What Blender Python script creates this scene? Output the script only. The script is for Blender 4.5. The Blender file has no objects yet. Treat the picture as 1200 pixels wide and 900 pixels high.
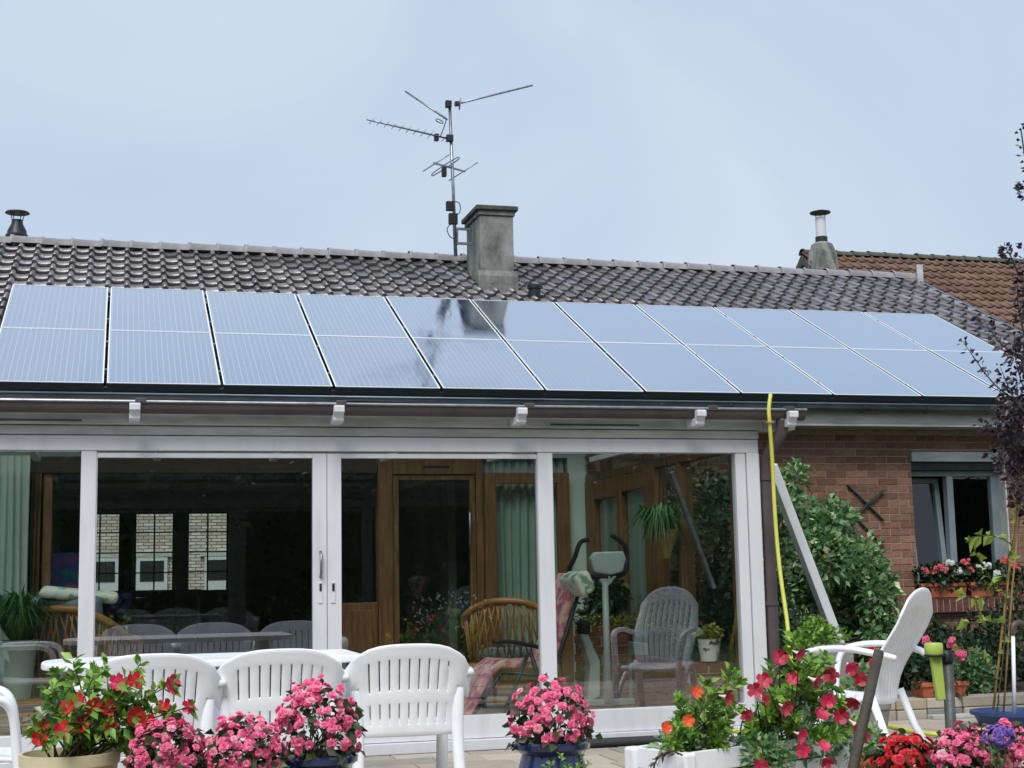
import bpy, bmesh, math, random
import numpy as np
from mathutils import Vector, Matrix, Euler

# ------------------------------------------------------------------ camera, sky, sun, exposure
S = bpy.context.scene
COL = S.collection
F, YAW, PITCH, ROLL = 1695.08, .26741386, .13246433, -.01947292
CAM = np.array([0, 0, 1.14])
_f = np.array([math.sin(YAW)*math.cos(PITCH), math.cos(YAW)*math.cos(PITCH), math.sin(PITCH)])
_r = np.array([math.cos(YAW), -math.sin(YAW), 0.])
_u = np.cross(_r, _f)
_c, _s = math.cos(ROLL), math.sin(ROLL)
_r, _u = _c*_r+_s*_u, -_s*_r+_c*_u
cd = bpy.data.cameras.new('camera'); co = bpy.data.objects.new('camera', cd); COL.objects.link(co)
cd.sensor_width = 36; cd.lens = F*36/1200; cd.clip_end = 600; cd.clip_start = .05
co.matrix_world = Matrix(((_r[0], _u[0], -_f[0], CAM[0]), (_r[1], _u[1], -_f[1], CAM[1]), (_r[2], _u[2], -_f[2], CAM[2]), (0, 0, 0, 1)))
S.camera = co

SUN_EL, SUN_AZ = math.radians(52), math.radians(205)      # azimuth clockwise from +Y: behind the camera, a little to its left
W = bpy.data.worlds.new('World'); S.world = W; W.use_nodes = True
nt = W.node_tree; nt.nodes.clear()
out = nt.nodes.new('ShaderNodeOutputWorld'); bg = nt.nodes.new('ShaderNodeBackground')
sky = nt.nodes.new('ShaderNodeTexSky'); sky.sky_type = 'NISHITA'; sky.sun_disc = False
sky.sun_elevation = SUN_EL; sky.sun_rotation = SUN_AZ; sky.dust_density = 4; sky.air_density = 1.0
mix = nt.nodes.new('ShaderNodeMixRGB'); mix.inputs[0].default_value = .86
tc = nt.nodes.new('ShaderNodeTexCoord'); nz = nt.nodes.new('ShaderNodeTexNoise'); nz.inputs['Scale'].default_value = 3.2; nz.inputs['Detail'].default_value = 5; nz.inputs['Roughness'].default_value = .5; nz.inputs['Distortion'].default_value = .6
rp = nt.nodes.new('ShaderNodeValToRGB')
rp.color_ramp.elements[0].position = .3; rp.color_ramp.elements[0].color = (5.2, 6.55, 8.3, 1)
rp.color_ramp.elements[1].position = .72; rp.color_ramp.elements[1].color = (7.0, 7.85, 8.95, 1)
nt.links.new(tc.outputs['Generated'], nz.inputs['Vector']); nt.links.new(nz.outputs[0], rp.inputs[0])
nt.links.new(sky.outputs[0], mix.inputs[1]); nt.links.new(rp.outputs[0], mix.inputs[2]); nt.links.new(mix.outputs[0], bg.inputs[0])
bg.inputs[1].default_value = .0525
nt.links.new(bg.outputs[0], out.inputs[0])
sl = bpy.data.lights.new('sun', 'SUN'); sl.energy = 1.5; sl.angle = math.radians(28); sl.color = (1, .97, .93)
so = bpy.data.objects.new('sun', sl); COL.objects.link(so)
sd = Vector((math.sin(SUN_AZ)*math.cos(SUN_EL), math.cos(SUN_AZ)*math.cos(SUN_EL), math.sin(SUN_EL)))
so.rotation_euler = sd.to_track_quat('Z', 'Y').to_euler(); so.location = sd*40
S.view_settings.view_transform = 'Standard'; S.view_settings.look = 'None'; S.view_settings.gamma = 1; S.view_settings.exposure = 1.0
S.render.engine = 'CYCLES'
cy = S.cycles
cy.use_denoising = True; cy.max_bounces = 8; cy.diffuse_bounces = 4; cy.glossy_bounces = 4; cy.transparent_max_bounces = 24; cy.transmission_bounces = 6
cy.caustics_reflective = False; cy.caustics_refractive = False; cy.sample_clamp_indirect = 8

# ------------------------------------------------------------------ pixel -> place helpers
def ray(a, b): return _f+_r*(a-600)/F-_u*(b-450)/F
def at(a, b, Y=None, Z=None, X=None):
    k = ray(a, b)
    t = (Y-CAM[1])/k[1] if Y is not None else (Z-CAM[2])/k[2] if Z is not None else (X-CAM[0])/k[0]
    return Vector(CAM+k*t)
def pix(p):
    q = np.array(p, float)-CAM; d = q@_f
    return 600+F*(q@_r)/d, 450-F*(q@_u)/d, d
rnd = random.Random(7)
U = rnd.uniform

# ------------------------------------------------------------------ materials
def lin(h):
    v = [int(h[i:i+2], 16)/255 for i in (0, 2, 4)]
    return tuple(x/12.92 if x <= .04045 else ((x+.055)/1.055)**2.4 for x in v)
def mat(name, c1, c2=None, scale=6., rough=.6, bump=0., bscale=None, metal=0., spec=.5, var=0., varc=None, detail=4., stretch=None, coat=0., sheen=0., trans=0., ramp=(.35, .65), ior=None):
    m = bpy.data.materials.new(name); m.use_nodes = True; t = m.node_tree; b = t.nodes['Principled BSDF']
    N, L = t.nodes.new, t.links.new
    b.inputs['Roughness'].default_value = rough; b.inputs['Metallic'].default_value = metal
    b.inputs['Specular IOR Level'].default_value = spec; b.inputs['Coat Weight'].default_value = coat
    if ior: b.inputs['IOR'].default_value = ior
    col = None
    co_ = N('ShaderNodeTexCoord'); vec = co_.outputs['Object']
    if stretch:
        mp = N('ShaderNodeMapping'); mp.inputs['Scale'].default_value = stretch; L(vec, mp.inputs[0]); vec = mp.outputs[0]
    if c2 is not None:
        n = N('ShaderNodeTexNoise'); n.inputs['Scale'].default_value = scale; n.inputs['Detail'].default_value = detail; L(vec, n.inputs['Vector'])
        r = N('ShaderNodeValToRGB'); r.color_ramp.elements[0].position = ramp[0]; r.color_ramp.elements[1].position = ramp[1]
        r.color_ramp.elements[0].color = (*c1, 1); r.color_ramp.elements[1].color = (*c2, 1); L(n.outputs[0], r.inputs[0]); col = r.outputs[0]
    if var or varc:
        oi = N('ShaderNodeObjectInfo'); ge = N('ShaderNodeNewGeometry'); ad = N('ShaderNodeMath'); ad.operation = 'ADD'; fr = N('ShaderNodeMath'); fr.operation = 'FRACT'
        L(oi.outputs['Random'], ad.inputs[0]); L(ge.outputs['Random Per Island'], ad.inputs[1]); L(ad.outputs[0], fr.inputs[0])
        if varc:
            r2 = N('ShaderNodeValToRGB'); e = r2.color_ramp.elements
            while len(e) < len(varc): e.new(.5)
            for i, cc in enumerate(varc): e[i].position = i/(len(varc)-1); e[i].color = (*cc, 1)
            L(fr.outputs[0], r2.inputs[0])
            if col is None: col = r2.outputs[0]
            else:
                mx = N('ShaderNodeMixRGB'); mx.inputs[0].default_value = .5; L(col, mx.inputs[1]); L(r2.outputs[0], mx.inputs[2]); col = mx.outputs[0]
        if var:
            mr = N('ShaderNodeMapRange'); mr.inputs[3].default_value = 1-var; mr.inputs[4].default_value = 1+var; L(fr.outputs[0], mr.inputs[0])
            mm = N('ShaderNodeMixRGB'); mm.blend_type = 'MULTIPLY'; mm.inputs[0].default_value = 1
            if col is None: mm.inputs[1].default_value = (*c1, 1)
            else: L(col, mm.inputs[1])
            L(mr.outputs[0], mm.inputs[2]); col = mm.outputs[0]
    if col is None: b.inputs['Base Color'].default_value = (*c1, 1)
    else: L(col, b.inputs['Base Color'])
    if bump:
        n2 = N('ShaderNodeTexNoise'); n2.inputs['Scale'].default_value = bscale or scale*4; n2.inputs['Detail'].default_value = 5; L(vec, n2.inputs['Vector'])
        bp = N('ShaderNodeBump'); bp.inputs['Strength'].default_value = bump; bp.inputs['Distance'].default_value = .02; L(n2.outputs[0], bp.inputs['Height']); L(bp.outputs[0], b.inputs['Normal'])
    if trans:
        tr = N('ShaderNodeBsdfTranslucent'); ms = N('ShaderNodeMixShader'); ms.inputs[0].default_value = trans
        if col is None: tr.inputs[0].default_value = (*c1, 1)
        else: L(col, tr.inputs[0])
        o = t.nodes['Material Output']; L(b.outputs[0], ms.inputs[1]); L(tr.outputs[0], ms.inputs[2]); L(ms.outputs[0], o.inputs[0])
    return m
def glass_mat(name, tint=(.95, .975, .96), f0=.135, rough=0.):
    m = bpy.data.materials.new(name); m.use_nodes = True; t = m.node_tree; t.nodes.clear(); N, L = t.nodes.new, t.links.new
    lw = N('ShaderNodeLayerWeight'); lw.inputs[0].default_value = .5
    p = N('ShaderNodeMath'); p.operation = 'POWER'; p.inputs[1].default_value = 5; L(lw.outputs['Facing'], p.inputs[0])
    ma = N('ShaderNodeMath'); ma.operation = 'MULTIPLY_ADD'; ma.inputs[1].default_value = 1-f0; ma.inputs[2].default_value = f0; L(p.outputs[0], ma.inputs[0])
    tr = N('ShaderNodeBsdfTransparent'); tr.inputs[0].default_value = (*tint, 1); gl = N('ShaderNodeBsdfGlossy'); gl.inputs['Roughness'].default_value = rough
    ms = N('ShaderNodeMixShader'); L(ma.outputs[0], ms.inputs[0]); L(tr.outputs[0], ms.inputs[1]); L(gl.outputs[0], ms.inputs[2])
    o = N('ShaderNodeOutputMaterial'); L(ms.outputs[0], o.inputs[0])
    return m
M = {}
M['glass'] = glass_mat('window_glass')
M['thin_glass'] = glass_mat('single_glazing', f0=.045)
M['translucent_roof'] = glass_mat('translucent_roof_sheet', (.80, .84, .82), .06, .1)  # for the unseen veranda roof, made translucent so skylight brightens the interior
M['white_frame'] = mat('white_lacquered_frame', lin('d2d3d8'), lin('c0c1c5'), 3, .40, bump=.03, bscale=60, stretch=(4, 4, .7), ramp=(.5, .9), detail=6)
M['plastic'] = mat('white_resin', lin('edf0f4'), lin('d9dcdf'), 5, .38, bump=.02, bscale=90, ramp=(.48, .85), detail=8)
M['soffit'] = mat('pale_painted_board', lin('c2c4c2'), lin('a2a6a3'), 3, .5, bump=.05, bscale=30, detail=7, stretch=(1, 4, 4))
M['brown_pvc'] = mat('brown_pvc', lin('54494a'), lin('463d3f'), 5, .45, bump=.04, bscale=40)
M['zinc'] = mat('grey_zinc', lin('6c7780'), lin('525c64'), 3, .38, metal=.6, bump=.05, bscale=25)
M['black'] = mat('black_rubber', lin('0d0e11'), None, rough=.7)
M['dark_metal'] = mat('dark_grey_metal', lin('33363a'), lin('26282c'), 8, .45, metal=.5)
M['alu'] = mat('aluminium', lin('9a9ea2'), lin('7e8286'), 12, .4, metal=.85, bump=.03)
M['bright_alu'] = mat('bright_panel_frame', lin('eef2f6'), None, rough=.35, metal=.15)
M['panel_side'] = mat('panel_edge', lin('2b3236'), None, rough=.5, metal=.3)
M['tile'] = mat('glazed_roof_tile', lin('4c484a'), lin('827d82'), 11, .25, bump=.3, bscale=45, var=.26, varc=[lin('514d50'), lin('6d686d'), lin('5b574f'), lin('79757c')], spec=.9, ramp=(.3, .75), coat=.2)
M['ridge'] = mat('ridge_tile_clay', lin('9a979c'), lin('858183'), 7, .5, bump=.2, bscale=40, var=.1)
M['old_tile'] = mat('weathered_brown_tile', lin('64493d'), lin('7d6354'), 5, .8, bump=.3, bscale=50, var=.15, varc=[lin('594339'), lin('6f5446'), lin('665a52')])
M['render'] = mat('stained_cement_render', lin('4e524f'), lin('989a94'), 4.5, .92, bump=.6, bscale=26, detail=10, ramp=(.3, .72), stretch=(1, 1, .55))
M['dark_slab'] = mat('mossy_cap_slab', lin('3c403c'), lin('55564e'), 8, .9, bump=.5, bscale=40)
M['brick'] = mat('red_brown_brick', lin('7a5341'), lin('906c58'), 14, .88, bump=.5, bscale=70, var=.16, varc=[lin('68473a'), lin('815a48'), lin('6e5248'), lin('906b57')])
M['brick_dark'] = mat('dark_brick', lin('5a3530'), lin('6b423a'), 14, .85, bump=.5, bscale=70, var=.16)
M['brick_in'] = mat('indoor_brick', lin('6e3a30'), lin('7f4a3c'), 14, .8, bump=.4, bscale=70, var=.2)
M['mortar'] = mat('pale_mortar', lin('968a80'), lin('aa9e93'), 20, .95, bump=.4, bscale=80)
M['mortar_white'] = mat('white_mortar', lin('bdb6aa'), lin('a79f94'), 20, .95, bump=.3, bscale=80)
M['oak'] = mat('oak_wood', lin('7c5835'), lin('5c3f25'), 3, .45, bump=.12, bscale=40, stretch=(14, 14, 1.2))
M['dark_oak'] = mat('dark_stained_wood', lin('3f2d20'), lin('2c2018'), 3, .5, bump=.1, bscale=40, stretch=(2, 14, 14))
M['mint_wall'] = mat('mint_plaster', lin('b9c8bf'), lin('aebdb4'), 3, .85, bump=.05, bscale=60)
M['room_wall'] = mat('living_room_wallpaper', lin('6c706f'), lin('626665'), 3, .9)
M['room_floor'] = mat('dark_floor', lin('4a3c31'), lin('3b3028'), 5, .5)
M['ceiling'] = mat('veranda_ceiling', lin('8a8c86'), None, rough=.8)
M['curtain'] = mat('mint_curtain', lin('c3d2c8'), lin('b7c7bc'), 3, .85, bump=.06, bscale=200, trans=.35)
M['drape'] = mat('brown_drape', lin('5a4226'), lin('463219'), 4, .8)
M['paving'] = mat('sandstone_paving', lin('9b948a'), lin('b0a898'), 7, .82, bump=.3, bscale=60, var=.14, varc=[lin('7f828b'), lin('b5a083'), lin('a08f85'), lin('bdb3a2'), lin('7d7874')])
M['joint'] = mat('paving_joint', lin('77716a'), lin('645f59'), 18, .95, bump=.4)
M['lawn'] = mat('lawn_ground', lin('3d4a26'), lin('55602f'), 3, .95, bump=.6, bscale=30)
M['soil'] = mat('dark_soil', lin('2e251e'), lin('3d3128'), 16, .95, bump=.9, bscale=40)
M['terracotta'] = mat('terracotta', lin('a8593d'), lin('bb6a4a'), 8, .75, bump=.15, bscale=50)
M['cream_pot'] = mat('cream_pot', lin('cfc6a4'), lin('bfb592'), 5, .5, bump=.05)
M['blue_glaze'] = mat('blue_glaze', lin('101b3a'), lin('1a2c58'), 5, .13, bump=.05, coat=.5)
M['blue_plastic'] = mat('blue_plastic_tub', lin('2f4a78'), lin('263d68'), 3, .4)
M['teal_glaze'] = mat('teal_glaze', lin('2c6b63'), lin('23564f'), 5, .2)
M['white_pot'] = mat('white_pot', lin('d2d3cc'), lin('5d6863'), 26, .45, ramp=(.6, .68), detail=1)
M['grey_planter'] = mat('grey_concrete_pot', lin('8e8f8a'), lin('7c7d78'), 6, .85, bump=.2)
M['hose'] = mat('yellow_hose', lin('cfce5c'), lin('c2c250'), 5, .4)
M['lime'] = mat('lime_plastic', lin('b4cb63'), lin('a6bd58'), 4, .4)
M['bamboo'] = mat('bamboo', lin('b5945c'), lin('94763f'), 9, .55, stretch=(6, 6, 1))
M['rattan'] = mat('rattan_cane', lin('a9783f'), lin('8a5d2d'), 14, .4, bump=.1)
M['stem'] = mat('plant_stem', lin('3d3a22'), lin('4f4a2c'), 12, .8)
M['bark'] = mat('plum_bark', lin('38302d'), lin('57504b'), 12, .9, bump=.6, bscale=50)
M['green_wood'] = mat('green_trellis_paint', lin('2c4b40'), lin('223b33'), 9, .6)
M['cushion_blue'] = mat('blue_grey_cloth', lin('7d8c98'), lin('6d7c88'), 9, .9, bump=.1, bscale=150)
M['cushion_floral'] = mat('floral_cloth', lin('d8dccb'), lin('7c9a7b'), 13, .9, ramp=(.52, .6), detail=2)
M['cushion_pink'] = mat('pink_floral_cloth', lin('b8607c'), lin('e0b0a4'), 16, .9, detail=3, ramp=(.42, .58))
M['light_grey'] = mat('light_grey_plastic', lin('b2bbb8'), lin('a4adaa'), 4, .4)
M['shelf_wood'] = mat('dark_sideboard', lin('2a1f19'), lin('1d1612'), 4, .45)
M['stake'] = mat('weathered_steel', lin('5b5e5e'), lin('43403c'), 9, .55, metal=.35, bump=.2, bscale=60)
M['stake_dark'] = mat('dark_wood_stake', lin('3a342e'), lin('4c453c'), 12, .8, bump=.4, bscale=50)
M['street_brick'] = mat('street_brick', lin('a2897c'), None, rough=.9)
def leafmat(n, cols, rough=.45, tr=.22): return mat(n, cols[0], None, rough=rough, varc=[lin(c) for c in cols] if isinstance(cols[0], str) else cols, trans=tr)
M['leaf_shrub'] = leafmat('shrub_leaf', ['4d744b', '67925d', '84ae70', '436a47', 'd0e0b0'])
M['leaf_bright'] = leafmat('bright_leaf', ['557f30', '74a23e', '95ba50', '466e2c'])
M['leaf_dark'] = leafmat('dark_leaf', ['223a22', '2e4a2a', '1c3120', '3c5830'])
M['leaf_begonia'] = leafmat('begonia_leaf', ['2c3d22', '3f5a2d', '4a2f26', '34502a'])
M['leaf_plum'] = leafmat('plum_leaf', ['2a1d26', '3c2a35', '4a3540', '211720'], .4, .12)
M['leaf_vine'] = leafmat('vine_leaf', ['7f9a3c', '97ad4c', '5f7f30', 'a8b45c'])
M['leaf_hedge'] = leafmat('hedge_leaf', ['20351f', '2c4827', '19291a', '385631'])
M['leaf_moss'] = leafmat('moss_leaf', ['7d7f2e', '94903a', '5f6a28'])
M['leaf_copper'] = leafmat('copper_leaf', ['a85a33', 'c07a40', '8a4a2c', '7d8a3a'])
M['grass'] = leafmat('grass_blade', ['3f6a34', '527f3e', '31552b'])
M['fl_pink'] = leafmat('pink_petal', ['f05a92', 'f67eac', 'e2487e', 'f99abb', 'f26a8e'], .5, .3)
M['fl_palepink'] = leafmat('pale_pink_petal', ['f9b4c6', 'f7a0b8', 'f6c8cf'], .5, .35)
M['fl_red'] = leafmat('red_petal', ['d81f2a', 'c4182c', 'e5353a'], .5, .25)
M['fl_crimson'] = leafmat('crimson_petal', ['8c1226', 'a81a35', 'c23a55', 'd4566a'], .5, .25)
M['fl_hotpink'] = leafmat('hot_pink_petal', ['e03060', 'd8265a', 'e84a70'], .5, .25)
M['fl_orange'] = leafmat('orange_petal', ['e8482a', 'f06a3a'], .5, .3)
M['fl_white'] = leafmat('white_petal', ['f0f0ea', 'e4e6e2'], .5, .3)
M['fl_salmon'] = leafmat('salmon_petal', ['e0606a', 'e87a80', 'd84a60'], .5, .3)
M['fl_purple'] = leafmat('purple_petal', ['6a4aa8', '8464bc', '9a7cc8'], .5, .3)
M['fl_throat'] = mat('pale_flower_tube', lin('e8c8c0'), None, rough=.5)

# ------------------------------------------------------------------ mesh builder and scene tree helpers
def tag(o, label=None, cat=None, group=None, kind=None):
    if label: o['label'] = label
    if cat: o['category'] = cat
    if group: o['group'] = group
    if kind: o['kind'] = kind
    return o
def wmat(o):
    m = o.matrix_basis.copy()
    if o.parent: m = wmat(o.parent) @ o.matrix_parent_inverse @ m
    return m
def adopt(o, parent):
    if parent is not None:
        o.parent = parent; o.matrix_parent_inverse = wmat(parent).inverted()
def thing(name, label, cat, loc=(0, 0, 0), group=None):
    o = bpy.data.objects.new(name, None); COL.objects.link(o); o.location = loc; o.empty_display_size = .2
    return tag(o, label, cat, group)
def put(mesh, name, parent, loc, rot=(0, 0, 0), sc=1, kind=None):
    o = bpy.data.objects.new(name, mesh); COL.objects.link(o)
    adopt(o, parent)
    o.location = loc; o.rotation_euler = rot; o.scale = (sc, sc, sc) if not hasattr(sc, '__len__') else sc
    if kind: o['kind'] = kind
    return o
def copy_tree(o, parent=None):
    c = o.copy(); COL.objects.link(c)
    if parent is not None: c.parent = parent; c.matrix_parent_inverse = o.matrix_parent_inverse
    for ch in o.children: copy_tree(ch, c)
    return c
class MB:
    def __init__(s): s.v = []; s.f = []; s.m = []; s.mi = 0
    def add(s, vs, fs):
        n = len(s.v); s.v += [tuple(p) for p in vs]
        for f in fs: s.f.append(tuple(i+n for i in f)); s.m.append(s.mi)
        return s
    def box(s, x0, x1, y0, y1, z0, z1):
        return s.add([(x, y, z) for z in (z0, z1) for y in (y0, y1) for x in (x0, x1)],
                     [(0, 2, 3, 1), (4, 5, 7, 6), (0, 1, 5, 4), (2, 6, 7, 3), (0, 4, 6, 2), (1, 3, 7, 5)])
    def obox(s, c, ax, ay, az):
        c, ax, ay, az = map(Vector, (c, ax, ay, az))
        return s.add([c+ax*i+ay*j+az*k for k in (-1, 1) for j in (-1, 1) for i in (-1, 1)],
                     [(0, 2, 3, 1), (4, 5, 7, 6), (0, 1, 5, 4), (2, 6, 7, 3), (0, 4, 6, 2), (1, 3, 7, 5)])
    def bar(s, p, q, w, h, up=(0, 0, 1)):
        p, q = Vector(p), Vector(q); d = (q-p); L = d.length; d.normalize(); up = Vector(up)
        if abs(d.dot(up)) > .98: up = Vector((0, 1, 0))
        a = d.cross(up).normalized(); b = a.cross(d)
        return s.obox((p+q)/2, d*L/2, a*w/2, b*h/2)
    def tube(s, pts, r, n=8, cap=True, flat=1.):
        pts = [Vector(p) for p in pts]; rs = r if hasattr(r, '__len__') else [r]*len(pts)
        vs = []; fs = []; a = None
        for i, p in enumerate(pts):
            d = (pts[min(i+1, len(pts)-1)]-pts[max(i-1, 0)]).normalized()
            if a is None:
                a = d.cross(Vector((0, 0, 1)) if abs(d.z) < .9 else Vector((0, 1, 0))).normalized()
            a = (a-d*a.dot(d)).normalized(); b = d.cross(a)
            for k in range(n):
                t = 2*math.pi*k/n; vs.append(p+(a*math.cos(t)+b*math.sin(t)*flat)*rs[i])
        for i in range(len(pts)-1):
            for k in range(n):
                k2 = (k+1) % n; fs.append((i*n+k, i*n+k2, (i+1)*n+k2, (i+1)*n+k))
        if cap: fs += [tuple(range(n-1, -1, -1)), tuple((len(pts)-1)*n+k for k in range(n))]
        return s.add(vs, fs)
    def lathe(s, prof, c=(0, 0, 0), n=28, sx=1., sy=1.):
        vs = []; fs = []
        for r, z in prof:
            for k in range(n):
                t = 2*math.pi*k/n; vs.append((c[0]+r*math.cos(t)*sx, c[1]+r*math.sin(t)*sy, c[2]+z))
        for i in range(len(prof)-1):
            for k in range(n):
                k2 = (k+1) % n; fs.append((i*n+k, i*n+k2, (i+1)*n+k2, (i+1)*n+k))
        fs += [tuple(range(n-1, -1, -1)), tuple((len(prof)-1)*n+k for k in range(n))]
        return s.add(vs, fs)
    def prism(s, poly, d0, d1):
        n = len(poly); d0, d1 = Vector(d0), Vector(d1); P = [Vector(p) for p in poly]
        return s.add([p+d0 for p in P]+[p+d1 for p in P], [tuple(range(n)), tuple(range(2*n-1, n-1, -1))]+[(i, i+n, (i+1) % n+n, (i+1) % n) for i in range(n)])
    def mesh(s, name, mats):
        me = bpy.data.meshes.new(name); me.from_pydata(s.v, [], s.f)
        for m_ in (mats if isinstance(mats, (list, tuple)) else [mats]): me.materials.append(M[m_])
        if isinstance(mats, (list, tuple)): me.polygons.foreach_set('material_index', s.m)
        bm = bmesh.new(); bm.from_mesh(me); bmesh.ops.recalc_face_normals(bm, faces=bm.faces); bm.to_mesh(me); bm.free()
        return me
    def build(s, name, mats, parent=None, bevel=0., smooth=False, kind=None, sub=0, seg=2):
        me = s.mesh(name, mats)
        if smooth: me.polygons.foreach_set('use_smooth', [True]*len(me.polygons))
        o = bpy.data.objects.new(name, me); COL.objects.link(o); adopt(o, parent)
        if bevel:
            b = o.modifiers.new('bevel', 'BEVEL'); b.width = bevel; b.segments = seg; b.limit_method = 'ANGLE'; b.angle_limit = math.radians(40)
        if sub: q = o.modifiers.new('sub', 'SUBSURF'); q.levels = sub; q.render_levels = sub
        if kind: o['kind'] = kind
        return o
def smooth_angle(o, deg=40):
    me = o.data; me.polygons.foreach_set('use_smooth', [True]*len(me.polygons)); me.set_sharp_from_angle(angle=math.radians(deg))
    return o
def quick(name, mats, parent, *boxes, bevel=0., **k):
    b = MB()
    for q in boxes: b.box(*q)
    return b.build(name, mats, parent, bevel=bevel, **k)
def curve_pts(ctrl, n=8):                         # Catmull-Rom
    P = [Vector(p) for p in ctrl]; P = [P[0]*2-P[1]]+P+[P[-1]*2-P[-2]]; o = []
    for i in range(1, len(P)-2):
        for k in range(n):
            t = k/n; a, b, c, d = P[i-1:i+3]
            o.append(.5*((2*b)+(c-a)*t+(2*a-5*b+4*c-d)*t*t+(3*b-a-3*c+d)*t**3))
    o.append(P[-2]); return o
nrs = np.random.RandomState(11)
def leaf_arrays(P, D, L, Wd, fold=.18, droop=.0, nrm=None):
    n = len(P); D = D/np.linalg.norm(D, axis=1, keepdims=True)
    R = nrs.normal(size=(n, 3)) if nrm is None else nrm+nrs.normal(size=(n, 3))*.35
    A = np.cross(D, R); A /= np.linalg.norm(A, axis=1, keepdims=True)+1e-9; Nn = np.cross(A, D)
    L = np.broadcast_to(L, n)[:, None]*nrs.uniform(.65, 1.2, (n, 1)); w = L*Wd
    tip = P+D*L-np.array([0, 0, 1.])*L*droop
    mid = P+D*L*.48
    V = np.stack([P, mid+A*w/2+Nn*w*fold, mid, mid-A*w/2+Nn*w*fold, tip], 1).reshape(-1, 3)
    k = np.arange(n)[:, None]*5
    T = np.concatenate([k+[0, 2, 1], k+[0, 3, 2], k+[1, 2, 4], k+[2, 3, 4]], 1).reshape(-1, 3)
    return V, T
def leaf_object(name, VT, m, parent, kind='stuff'):
    Vs = []; Ts = []; c = 0
    for V, T in VT: Vs.append(V); Ts.append(T+c); c += len(V)
    V = np.concatenate(Vs); T = np.concatenate(Ts)
    me = bpy.data.meshes.new(name); me.vertices.add(len(V)); me.vertices.foreach_set('co', V.ravel())
    me.loops.add(T.size); me.loops.foreach_set('vertex_index', T.ravel().astype(np.int32))
    me.polygons.add(len(T)); me.polygons.foreach_set('loop_start', np.arange(0, T.size, 3, dtype=np.int32))
    me.update(calc_edges=True); me.validate(); me.materials.append(M[m])
    o = bpy.data.objects.new(name, me); COL.objects.link(o); adopt(o, parent)
    if kind: o['kind'] = kind
    return o
def cloud(c, r, n, shell=.55):                    # points in an ellipsoid, thicker towards its shell
    d = nrs.normal(size=(n, 3)); d /= np.linalg.norm(d, axis=1, keepdims=True)
    rad = shell+(1-shell)*nrs.uniform(0, 1, (n, 1))**.6
    rad *= nrs.uniform(.75, 1.08, (n, 1))
    return np.array(c)+d*rad*np.array(r), d
def crown(name, blobs, m, parent, per=400, L=.07, Wd=.55, droop=.2, shell=.6, up=.3):
    VT = []
    for c, r, *k in blobs:
        n = int(per*(k[0] if k else 1)); P, d = cloud(c, r, n, shell)
        D = d+nrs.normal(size=(n, 3))*.55+np.array([0, 0, up]); VT.append(leaf_arrays(P, D, L, Wd, droop=droop, nrm=d))
    return leaf_object(name, VT, m, parent)

# ------------------------------------------------------------------ the setting: lawn, terrace, beds
def structure(o): o['kind'] = 'structure'; return o
FLOOR = 0.0
lawn = structure(quick('ground', 'lawn', None, (-220, 220, -220, 220, -.7, -.34)))
terr = structure(quick('terrace', 'joint', None, (-5, 9.5, 4.2, 10.12, -.33, -.012)))
slabs = []
y = 4.25; row = 0
DEP = [.30, .20, .30, .40]
while y < 10.05:
    d = min(DEP[row % 4], 10.1-y); x = -4.9+(row % 3)*.17
    while x < 9.2:
        l = rnd.choice([.3, .4, .5, .6])
        if not (y+d > 9.66 and x < 4.62): slabs.append((x, y, l, d))
        x += l
    y += d; row += 1
def slab_geo(b, x, y, l, d, z):
    b.add([(x+.004, y+.004, -.011), (x+l-.004, y+.004, -.011), (x+l-.004, y+d-.004, -.011), (x+.004, y+d-.004, -.011),
           (x+.008, y+.008, z), (x+l-.008, y+.008, z), (x+l-.008, y+d-.008, z), (x+.008, y+d-.008, z)],
          [(4, 5, 6, 7), (0, 1, 5, 4), (1, 2, 6, 5), (2, 3, 7, 6), (3, 0, 4, 7)])
rest = MB(); nsl = 0
for (x, y, l, d) in sorted(slabs, key=lambda q: -q[1]):
    uu, vv, _ = pix((x+l/2, y+d/2, 0))
    if -60 < uu < 1260 and vv < 960 and nsl < 290:
        b = MB(); slab_geo(b, x, y, l, d, U(-.002, .002)); b.build('paving_slab', 'paving', terr); nsl += 1
    else: slab_geo(rest, x, y, l, d, U(-.002, .002))
rest.build('paving_field', 'paving', terr, kind='stuff')
structure(quick('flower_bed', 'soil', None, (4.66, 9.5, 10.32, 13.36, -.33, .06)))

# ------------------------------------------------------------------ the house
ANG = .455; SA, CA = math.sin(ANG), math.cos(ANG)
RO = Vector((0, 13.102, 2.90)); RNV = Vector((0, -SA, CA)); RSV = Vector((0, CA, SA))
def roofp(x, s, off=0.): return Vector((x, 0, 0))+RO+RSV*s+RNV*off
WALL = 13.40
house = thing('brick_house', 'long low brick house with glazed tile roof behind the white veranda', 'house', (4, 16, -.3))
XL, XR = -3.4, 11.0
RIDGE_S = 5.62
# roof body
rb = MB()
p0, p1 = roofp(0, -.10, -.15), roofp(0, RIDGE_S+.03, -.15)
bk = Vector((0, p1.y+(p1.y-p0.y), p0.z))
rb.prism([Vector((0, p0.y, p0.z)), Vector((0, p1.y, p1.z)), bk, bk-Vector((0, 0, .10)), Vector((0, p1.y, p1.z-.12)), Vector((0, p0.y, p0.z-.10))], (XL, 0, 0), (XR+.03, 0, 0))
roof = rb.build('roof', 'dark_slab', house)
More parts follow.
